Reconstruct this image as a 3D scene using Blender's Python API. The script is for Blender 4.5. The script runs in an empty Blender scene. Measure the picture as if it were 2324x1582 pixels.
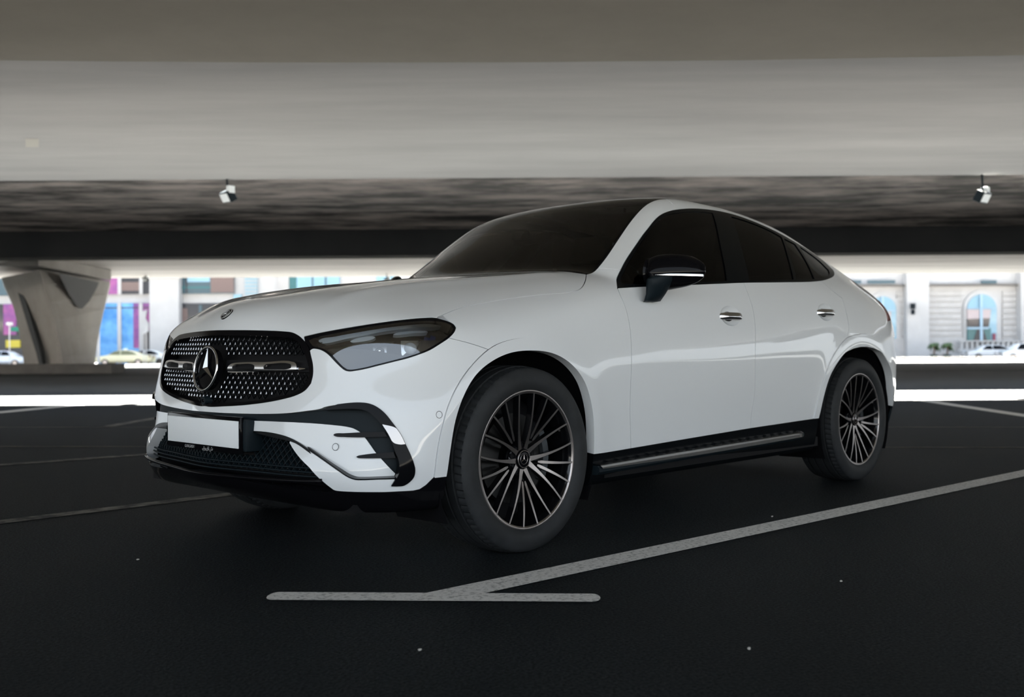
import bpy, bmesh, math, json, random, itertools
import numpy as np
from mathutils import Vector, Matrix
random.seed(7); rng=np.random.default_rng(7)
S=bpy.context.scene
SKY=2.3; SUN=250.0; EXPOSURE=0.0
# ---------------- camera, world, sun, exposure ----------------
YAW=.768; PITCH=-.001; ROLL=-.006; CAM=np.array([-2.925,-3.664,.805])
cd=bpy.data.cameras.new('camera'); cam=bpy.data.objects.new('camera',cd); S.collection.objects.link(cam)
cd.sensor_width=36; cd.lens=2322/2324*36
_f=np.array([math.cos(YAW)*math.cos(PITCH),math.sin(YAW)*math.cos(PITCH),math.sin(PITCH)])
_r=np.cross(_f,[0,0,1]);_r/=np.linalg.norm(_r);_u=np.cross(_r,_f)
_c,_s=math.cos(ROLL),math.sin(ROLL);_R=_c*_r+_s*_u;_U=-_s*_r+_c*_u
cam.matrix_world=Matrix(((_R[0],_U[0],-_f[0],CAM[0]),(_R[1],_U[1],-_f[1],CAM[1]),(_R[2],_U[2],-_f[2],CAM[2]),(0,0,0,1)))
cd.clip_start=.05; cd.clip_end=600
cd.dof.use_dof=True; cd.dof.focus_distance=4.0; cd.dof.aperture_fstop=2.8
S.camera=cam
S.view_settings.view_transform='Standard'; S.view_settings.look='None'; S.view_settings.gamma=1
S.view_settings.use_curve_mapping=False; S.view_settings.exposure=EXPOSURE
W=bpy.data.worlds.new('sky'); S.world=W; W.use_nodes=True
nt=W.node_tree; bg=nt.nodes['Background']
tc=nt.nodes.new('ShaderNodeTexCoord'); sx=nt.nodes.new('ShaderNodeSeparateXYZ'); cr=nt.nodes.new('ShaderNodeValToRGB')
nt.links.new(tc.outputs['Generated'],sx.inputs[0]); nt.links.new(sx.outputs['Z'],cr.inputs[0])
e=cr.color_ramp.elements; e[0].position=0; e[0].color=(.90,.96,1,1); e[1].position=.8; e[1].color=(.42,.57,.80,1)
nt.links.new(cr.outputs[0],bg.inputs[0]); bg.inputs[1].default_value=SKY
def EV(u,d,z=0):  # point: u to the right, d ahead of the camera, z up
    return Vector((CAM[0]+d*math.cos(YAW)+u*math.sin(YAW),CAM[1]+d*math.sin(YAW)-u*math.cos(YAW),z))
sl=bpy.data.lights.new('sun','SUN'); sun=bpy.data.objects.new('sun',sl); S.collection.objects.link(sun)
sl.energy=SUN; sl.angle=.01; sl.color=(1,.95,.86)
_d=(EV(-.25,-1,0)-EV(0,0,0)); _d.z=-1.25; sun.rotation_euler=_d.to_track_quat('-Z','Y').to_euler()
# ---------------- helpers ----------------
COL=S.collection
def mesh_obj(name,V,F,mat=None,parent=None,smooth=False,normals=None,loc=None):
    me=bpy.data.meshes.new(name); me.from_pydata([tuple(map(float,v)) for v in V],[],[tuple(map(int,f)) for f in F]); me.update()
    if smooth: me.polygons.foreach_set('use_smooth',[True]*len(me.polygons))
    if normals is not None: me.normals_split_custom_set_from_vertices([tuple(n) for n in normals])
    o=bpy.data.objects.new(name,me); COL.objects.link(o)
    if mat: me.materials.append(mat)
    if parent: o.parent=parent
    if loc is not None: o.location=loc
    return o
def bm_obj(name,bm,mat=None,parent=None,smooth=False,angle=None):
    me=bpy.data.meshes.new(name); bmesh.ops.recalc_face_normals(bm,faces=bm.faces); 
    if smooth:
        for f in bm.faces: f.smooth=True
        if angle:
            for e_ in bm.edges:
                if len(e_.link_faces)==2 and e_.calc_face_angle(0)>angle: e_.smooth=False
    bm.to_mesh(me); bm.free()
    o=bpy.data.objects.new(name,me); COL.objects.link(o)
    if mat: me.materials.append(mat)
    if parent: o.parent=parent
    return o
def box(bm,c,s,rz=0,M=None,bev=0):
    r=bmesh.ops.create_cube(bm,size=1)['verts']; m=Matrix.Translation(c)@Matrix.Rotation(rz,4,'Z')@Matrix.Diagonal((*s,1))
    if M is not None: m=M@m
    bmesh.ops.transform(bm,matrix=m,verts=r)
    if bev:
        es=list({e_ for v in r for e_ in v.link_edges}); bmesh.ops.bevel(bm,geom=es,offset=bev,segments=2,affect='EDGES',profile=.6)
def tube(bm,pts,r,n=10,cap=True):
    pts=[Vector(p) for p in pts]; rings=[]; rr=r if hasattr(r,'__len__') else [r]*len(pts)
    up=Vector((0,0,1))
    for i,p in enumerate(pts):
        t=(pts[min(i+1,len(pts)-1)]-pts[max(i-1,0)]).normalized(); a=t.cross(up)
        if a.length<1e-3: a=t.cross(Vector((1,0,0)))
        a.normalize(); b=a.cross(t)
        rings.append([bm.verts.new(p+(a*math.cos(k*2*math.pi/n)+b*math.sin(k*2*math.pi/n))*rr[i]) for k in range(n)])
    for A,B in zip(rings,rings[1:]):
        for k in range(n): bm.faces.new((A[k],A[(k+1)%n],B[(k+1)%n],B[k]))
    if cap: bm.faces.new(rings[0][::-1]); bm.faces.new(rings[-1])
def lathe(prof,n=64,M=None,close=False):
    """prof: (r, a) pairs, axis = local Y; returns V,F"""
    V=[];F=[];m=len(prof)
    for k in range(n):
        t=2*math.pi*k/n
        for r,a in prof: V.append((r*math.cos(t),a,r*math.sin(t)))
    for k in range(n):
        for j in range(m-1 if not close else m):
            j2=(j+1)%m; a=k*m+j;b=k*m+j2;c=((k+1)%n)*m+j2;d=((k+1)%n)*m+j; F.append((a,b,c,d))
    return V,F
def thing(name,label,cat,loc=(0,0,0),group=None,rot=None):
    o=bpy.data.objects.new(name,None); COL.objects.link(o); o.location=loc; o['label']=label; o['category']=cat
    if group: o['group']=group
    if rot: o.rotation_euler=rot
    return o
def tag(o,label,cat,group=None):
    o['label']=label; o['category']=cat
    if group: o['group']=group
    return o
def struct(o,label=None,cat=None):
    o['kind']='structure'
    if label: o['label']=label
    if cat: o['category']=cat
    return o
def copy_tree(o,parent=None):
    c=o.copy(); COL.objects.link(c)
    if parent: c.parent=parent
    for ch in [q for q in bpy.data.objects if q.parent==o]: copy_tree(ch,c)
    return c
# ---------------- materials ----------------
def mat(name,col=(.5,.5,.5),rough=.5,metal=0,coat=0,spec=.5,**k):
    m=bpy.data.materials.new(name); m.use_nodes=True; b=m.node_tree.nodes['Principled BSDF']
    b.inputs['Base Color'].default_value=(*col,1); b.inputs['Roughness'].default_value=rough; b.inputs['Metallic'].default_value=metal
    b.inputs['Coat Weight'].default_value=coat; b.inputs['Coat Roughness'].default_value=.02; b.inputs['Specular IOR Level'].default_value=spec
    for kk,v in k.items(): b.inputs[kk.replace('_',' ')].default_value=v
    return m
def noise_mat(name,c1,c2,scale=(1,1,1),ns=4,detail=6,rough=(.6,.8),bump=.1,bscale=60,p=(.35,.65),spec=.4,coords='Object',bdist=.01,rot=None):
    m=mat(name,c1,rough[0],spec=spec); t=m.node_tree; b=t.nodes['Principled BSDF']
    tc=t.nodes.new('ShaderNodeTexCoord'); mp=t.nodes.new('ShaderNodeMapping'); mp.inputs['Scale'].default_value=scale
    if rot: mp.inputs['Rotation'].default_value=rot
    t.links.new(tc.outputs[coords],mp.inputs[0])
    n=t.nodes.new('ShaderNodeTexNoise'); n.inputs['Scale'].default_value=ns; n.inputs['Detail'].default_value=detail; n.inputs['Roughness'].default_value=.65
    t.links.new(mp.outputs[0],n.inputs['Vector']); r=t.nodes.new('ShaderNodeValToRGB'); t.links.new(n.outputs[0],r.inputs[0])
    r.color_ramp.elements[0].position=p[0]; r.color_ramp.elements[1].position=p[1]
    r.color_ramp.elements[0].color=(*c1,1); r.color_ramp.elements[1].color=(*c2,1); t.links.new(r.outputs[0],b.inputs['Base Color'])
    mr=t.nodes.new('ShaderNodeMapRange'); mr.inputs[3].default_value=rough[0]; mr.inputs[4].default_value=rough[1]; t.links.new(n.outputs[0],mr.inputs[0]); t.links.new(mr.outputs[0],b.inputs['Roughness'])
    if bump:
        n2=t.nodes.new('ShaderNodeTexNoise'); n2.inputs['Scale'].default_value=bscale; n2.inputs['Detail'].default_value=5; t.links.new(tc.outputs[coords],n2.inputs['Vector'])
        bu=t.nodes.new('ShaderNodeBump'); bu.inputs['Strength'].default_value=bump; bu.inputs['Distance'].default_value=bdist; t.links.new(n2.outputs[0],bu.inputs['Height']); t.links.new(bu.outputs[0],b.inputs['Normal'])
    return m
def glass_mat(name,tint,ior=1.5,rough=.0):
    m=bpy.data.materials.new(name); m.use_nodes=True; t=m.node_tree; t.nodes.remove(t.nodes['Principled BSDF'])
    o=t.nodes['Material Output']; tr=t.nodes.new('ShaderNodeBsdfTransparent'); tr.inputs[0].default_value=(*tint,1)
    g=t.nodes.new('ShaderNodeBsdfGlossy'); g.inputs['Roughness'].default_value=rough; fr=t.nodes.new('ShaderNodeFresnel'); fr.inputs[0].default_value=ior
    mx=t.nodes.new('ShaderNodeMixShader'); t.links.new(fr.outputs[0],mx.inputs[0]); t.links.new(tr.outputs[0],mx.inputs[1]); t.links.new(g.outputs[0],mx.inputs[2]); t.links.new(mx.outputs[0],o.inputs[0])
    return m
M=dict(
 white=mat('white_paint',(.83,.855,.865),.35,coat=1.0,spec=.45),
 gloss=mat('gloss_black',(.004,.004,.005),.06,spec=.12),trimblack=mat('trim_black',(.004,.005,.006),.22,spec=.12),
 plastic=mat('satin_plastic',(.008,.014,.018),.5,spec=.16),
 rubber=noise_mat('tyre_rubber',(.016,.018,.019),(.026,.028,.030),ns=20,rough=(.55,.7),bump=0,spec=.35),
 dark=mat('dark_inner',(.004,.004,.005),.6,spec=.2),
 chrome=mat('chrome',(.75,.75,.76),.08,1),
 machined=mat('machined_alloy',(.40,.37,.36),.28,1),
 rimblack=mat('rim_gloss_black',(.005,.005,.006),.1,spec=.5),
 disc=mat('brake_steel',(.07,.07,.07),.35,1), caliper=mat('caliper_grey',(.10,.11,.12),.4,.5),
 glass=glass_mat('tinted_glass',(.030,.040,.040),1.38), ws=glass_mat('windscreen_glass',(.42,.46,.43),1.5),
 lens=glass_mat('lens_glass',(.86,.9,.92),2.4),
 plate=mat('plate_white',(.90,.93,.94),.4),satin=mat('satin_chrome',(.62,.61,.60),.2,1),pin=mat('pin_chrome',(.42,.41,.41),.22,1), silver=mat('silver_print',(.6,.6,.6),.3,.6),
 drl=mat('light_guide',(.88,.90,.91),.25,0,spec=.7), red=mat('red_lens',(.25,.01,.01),.1,coat=1),
 blue=mat('blue_reflector',(.01,.03,.14),.15,.3,coat=.5),
 seat=mat('seat_leather',(.035,.035,.035),.5), interior=mat('cabin_plastic',(.015,.015,.015),.6),
)


# ---- body surface: implicit, F<0 inside. car frame: front axle x=0, rear of car +x, y half width, z up
def spl(xk,yk,clamp=False):
    xk=np.asarray(xk,float);yk=np.asarray(yk,float);n=len(xk);h=np.diff(xk)
    A=np.zeros((n,n));A[0,0]=A[-1,-1]=1;b=np.zeros_like(yk)
    if clamp: A[0,0]=2*h[0];A[0,1]=h[0];b[0]=6*(yk[1]-yk[0])/h[0]
    for i in range(1,n-1):
        A[i,i-1]=h[i-1];A[i,i]=2*(h[i-1]+h[i]);A[i,i+1]=h[i]
        b[i]=6*((yk[i+1]-yk[i])/h[i]-(yk[i]-yk[i-1])/h[i-1])
    return xk,yk,np.linalg.solve(A,b.reshape(n,-1)).reshape(yk.shape)
def ev(s,x):
    xk,yk,m=s; x=np.asarray(x,float)
    xc=np.clip(x,xk[0],xk[-1]);i=np.clip(np.searchsorted(xk,xc,side='right')-1,0,len(xk)-2)
    h=xk[i+1]-xk[i];a=(xk[i+1]-xc)/h;b=1-a
    v=a*yk[i]+b*yk[i+1]+((a**3-a)*m[i]+(b**3-b)*m[i+1])*h*h/6
    h0=xk[1]-xk[0];h1=xk[-1]-xk[-2]
    s0=(yk[1]-yk[0])/h0-h0*(2*m[0]+m[1])/6; s1=(yk[-1]-yk[-2])/h1+h1*(m[-2]+2*m[-1])/6
    return v+np.where(x<xk[0],(x-xk[0])*s0,0)+np.where(x>xk[-1],(x-xk[-1])*s1,0)
class Tab:
    def __init__(s,xs,ys,T,ext=(.3,.3),n=(360,240),cx=False,cy=False):
        T=np.array(T,float)
        sx=spl(xs,T,cx); s.x0=xs[0]-ext[0];s.x1=xs[-1]+ext[0];s.y0=ys[0]-ext[1];s.y1=ys[-1]+ext[1]
        gx=np.linspace(s.x0,s.x1,n[0]);gy=np.linspace(s.y0,s.y1,n[1])
        R=np.stack([ev((sx[0],sx[1][:,j],sx[2][:,j]),gx) for j in range(len(ys))],0) # (ny,nx)
        sy=spl(ys,R,cy)
        G=np.stack([ev((sy[0],sy[1][:,i],sy[2][:,i]),gy) for i in range(n[0])],0)
        s.G=G;s.n=n
    def __call__(s,x,y):
        n=s.n;u=np.clip((x-s.x0)/(s.x1-s.x0)*(n[0]-1),1,n[0]-2.001);v=np.clip((y-s.y0)/(s.y1-s.y0)*(n[1]-1),1,n[1]-2.001)
        i=u.astype(int);j=v.astype(int);a=u-i;b=v-j;G=s.G
        def w(t): return [(-t**3+3*t*t-3*t+1)/6,(3*t**3-6*t*t+4)/6,(-3*t**3+3*t*t+3*t+1)/6,t**3/6]
        wa=w(a);wb=w(b);o=0
        for p in range(4):
            ii=np.clip(i+p-1,0,n[0]-1)
            for q in range(4):
                o=o+wa[p]*wb[q]*G[ii,np.clip(j+q-1,0,n[1]-1)]
        return o
# side half width: rows x, cols z
ZS=[.15,.25,.35,.45,.6,.75,.85,.95,1.05,1.15,1.25]
XS=[-1.0,-.7,-.4,0,.4,.8,1.2,1.8,2.4,2.9,3.2,3.5,3.8]
YS=[[.80,.85,.88,.885,.87,.85,.83,.78,.70,.60,.50],
    [.84,.88,.905,.91,.90,.885,.865,.82,.76,.68,.58],
    [.86,.895,.915,.922,.922,.915,.90,.87,.82,.76,.68],
    [.87,.905,.925,.933,.938,.936,.925,.905,.87,.81,.74],
    [.87,.905,.923,.930,.936,.938,.930,.915,.885,.84,.77],
    [.87,.900,.918,.926,.934,.938,.933,.92,.893,.85,.79],
    [.87,.900,.916,.925,.934,.938,.934,.922,.898,.86,.80],
    [.87,.903,.920,.928,.936,.940,.938,.928,.908,.87,.82],
    [.87,.905,.925,.934,.936,.939,.939,.934,.915,.88,.82],
    [.865,.90,.925,.932,.938,.941,.942,.936,.912,.87,.79],
    [.85,.885,.912,.925,.932,.936,.936,.924,.893,.83,.74],
    [.81,.85,.88,.895,.905,.912,.908,.885,.835,.76,.66],
    [.76,.80,.83,.85,.86,.86,.85,.81,.74,.65,.54]]
SIDE=Tab(XS,ZS,YS)
# front face x: rows y, cols z
YF=[0,.2,.35,.475,.575,.68,.78,.86,.94,1.0]
ZF=[.15,.25,.33,.45,.57,.7,.8,.9,1.0,1.1]
xc=np.array([-.80,-.86,-.90,-.888,-.872,-.852,-.836,-.818,-.76,-.60])
off=np.array([0,.025,.050,.070,.093,.142,.225,.33,.50,.68])
offl=np.array([0,.022,.044,.062,.086,.125,.180,.243,.35,.50])
wl=np.array([1,1,1,1,.9,.35,0,0,0,0])
XF=[list(xc+o*(1-wl)+p*wl) for o,p in zip(off,offl)]
FRONT=Tab(YF,ZF,XF,cx=True)
# top of lower body: rows x, cols y
YT=[0,.2,.4,.55,.7,.8,.9]
XT=[-.95,-.8,-.6,-.35,0,.3,.6,1.0,1.7,2.4,2.9,3.2,3.5,3.8]
ZT=[[.80,.80,.79,.77,.735,.70,.66],
    [.945,.928,.880,.850,.825,.785,.735],
    [1.018,1.015,.993,.965,.92,.88,.83],
    [1.067,1.068,1.060,1.035,.980,.93,.87],
    [1.110,1.112,1.106,1.085,1.037,.988,.93],
    [1.136,1.138,1.134,1.121,1.085,1.04,.985],
    [1.155,1.157,1.155,1.149,1.127,1.09,1.04],
    [1.15,1.15,1.15,1.145,1.135,1.115,1.075],
    [1.20,1.20,1.20,1.20,1.19,1.175,1.14],
    [1.24,1.24,1.24,1.24,1.235,1.22,1.18],
    [1.27,1.27,1.265,1.255,1.235,1.205,1.14],
    [1.27,1.265,1.255,1.235,1.195,1.145,1.07],
    [1.21,1.205,1.19,1.165,1.12,1.07,.99],
    [1.12,1.115,1.10,1.07,1.02,.96,.88]]
TOP=Tab(XT,YT,ZT,cy=True)
# rear face x: rows y cols z
YR=[0,.3,.5,.65,.78,.88,.95]
ZR=[.2,.35,.5,.7,.85,1.0,1.15,1.3]
xr=np.array([3.70,3.80,3.87,3.885,3.86,3.83,3.80,3.74])
REAR=Tab(YR,ZR,[list(xr-o) for o in [0,.02,.06,.12,.22,.36,.52]],cx=True)
# greenhouse centre profile and side
GP=spl([.30,.50,.70,.84,1.0,1.15,1.3,1.5,1.7,2.0,2.4,2.8,3.1,3.4,3.65,3.85],
       [1.055,1.165,1.288,1.37,1.46,1.535,1.583,1.602,1.603,1.590,1.532,1.43,1.328,1.225,1.155,1.11])
XG=[.3,.7,1.1,1.5,2.0,2.4,2.8,3.1,3.4,3.8]
ZG=[1.0,1.1,1.2,1.3,1.4,1.5,1.6]
YG=[[.82,.79,.755,.70,.64,.57,.50],
    [.88,.858,.822,.77,.705,.64,.565],
    [.895,.870,.828,.775,.718,.655,.58],
    [.90,.877,.838,.787,.728,.660,.58],
    [.905,.883,.845,.793,.731,.658,.57],
    [.905,.883,.843,.788,.721,.642,.55],
    [.888,.860,.808,.735,.652,.572,.48],
    [.852,.815,.752,.675,.592,.51,.42],
    [.795,.752,.685,.61,.53,.45,.36],
    [.70,.65,.59,.52,.45,.37,.28]]
SG=Tab(XG,ZG,YG)
def smax(a,b,k):
    h=np.maximum(k-np.abs(a-b),0)/k
    return np.maximum(a,b)+h*h*h*k/6
def smin(a,b,k): return -smax(-a,-b,k)
def step(t): t=np.clip(t,0,1); return t*t*(3-2*t)
def arch(x,z,ax):
    r=np.hypot(x-ax,z-.365)
    return r
def part(m,fn,x,y,z,other=-9.):
    o=np.full(x.shape,other); 
    if m.any(): o[m]=fn(x[m],y[m],z[m])
    return o
def flower(x,y,z):
    s=(y-SIDE(x,z))
    # arch flare swell
    for ax in (-.035,2.87):
        r=arch(x,z,ax)
        s=s-.006*np.exp(-((r-.47)/.085)**2)*step((z-.25)/.3)
    f=part(x<.25,lambda a,b,c:(FRONT(b,c)-a)*.93,x,y,z)
    yr=.47+.13*(x+.6);rd=.007*np.exp(-((y-yr)/.05)**2)*step((x+.75)/.35)*step((.7-x)/.3)
    t=(z-TOP(x,y)-rd)*.96
    g=smax(s,f,.10+.10*step((x+.2)*0+1))
    g=smax(g,t,.13)
    g=smax(g,part(x>2.9,lambda a,b,c:(a-REAR(b,c))*.93,x,y,z),.16)
    return smax(g,.22+.062*step((-.70-x)/.2)-z,.05)
def fgreen(x,y,z):
    s=(y-SG(x,z))*.88
    yy=y*y
    zt=ev(GP,x-.30*yy*step((1.6-x)/.8))-(.045*yy+.10*yy*yy)
    t=(z-zt)*np.where(x<1.4,.86,.95)
    g=smax(s,t,.07)
    g=smax(g,x-3.80+.25*yy,.1)
    return smax(g,.9-z,.02)
def dW(y): return .036*step((np.abs(y)-.48)/.30)
def Fb(x,y,z):
    y=np.abs(y)
    k=.018+.10*step((x-2.55)/.5)+.05*step((.78-x)/.2)
    return smin(part(z<1.42,flower,x,y,z,9.),part(z>.86,fgreen,x,y,z,9.),k)
def grad(fn,P,e=1e-5,val=False):
    x,y,z=P.T;f0=fn(x,y,z)
    g=np.stack([fn(x+e,y,z)-f0,fn(x,y+e,z)-f0,fn(x,y,z+e)-f0],1)/e
    return (g,f0) if val else g
def newton(fn,P,n=3,off=0):
    for _ in range(n):
        g,v=grad(fn,P,val=True);P=P-g*((v-off)/(g*g).sum(1).clip(.2))[:,None]
    return P
def nets(fn,lo,hi,h):
    """surface nets on grid; returns verts, quads"""
    ax=[np.arange(lo[i],hi[i]+h,h) for i in range(3)]
    X,Y,Z=np.meshgrid(*ax,indexing='ij')
    V=np.empty(X.shape)
    for i in range(0,X.shape[0]): V[i]=fn(X[i].ravel(),Y[i].ravel(),Z[i].ravel()).reshape(X[i].shape)
    S=V<0; n=V.shape
    acc=np.zeros(tuple(a-1 for a in n)+(3,));cnt=np.zeros(tuple(a-1 for a in n))
    cs=tuple(slice(0,a-1) for a in n)
    for axis in range(3):
        o=[a for a in range(3) if a!=axis]
        for d in itertools.product((0,1),(0,1)):
            s0=[None]*3;s1=[None]*3
            for a in range(3):
                if a==axis: s0[a]=slice(0,n[a]-1);s1[a]=slice(1,n[a])
                else:
                    q=d[o.index(a)];s0[a]=s1[a]=slice(q,n[a]-1+q)
            v0=V[tuple(s0)];v1=V[tuple(s1)];c=(v0<0)!=(v1<0)
            t=np.where(c,v0/np.where(c,v0-v1,1),0)
            for a in range(3):
                base=t if a==axis else float(d[o.index(a)])
                acc[...,a]+=np.where(c,base,0)
            cnt+=c
    m=cnt>0; idx=-np.ones(m.shape,int); idx[m]=np.arange(m.sum())
    G=np.stack(np.nonzero(m),1)
    P=(G+acc[m]/cnt[m][:,None])*h+np.array(lo)
    Q=[]
    for axis in range(3):
        u,w=(axis+1)%3,(axis+2)%3
        s0=[slice(1,a-1) for a in n];s1=list(s0);s0[axis]=slice(0,n[axis]-1);s1[axis]=slice(1,n[axis])
        a0=S[tuple(s0)];a1=S[tuple(s1)];c=np.nonzero(a0!=a1)
        ii=[c[a]+(0 if a==axis else 1) for a in range(3)]
        def cell(du,dw):
            k=list(ii);k[u]=k[u]-du;k[w]=k[w]-dw;return idx[tuple(k)]
        q=np.stack([cell(0,0),cell(1,0),cell(1,1),cell(0,1)],1)
        flip=~a0[c]; q[flip]=q[flip][:,::-1]
        Q.append(q)
    return P,np.concatenate(Q)

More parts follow.
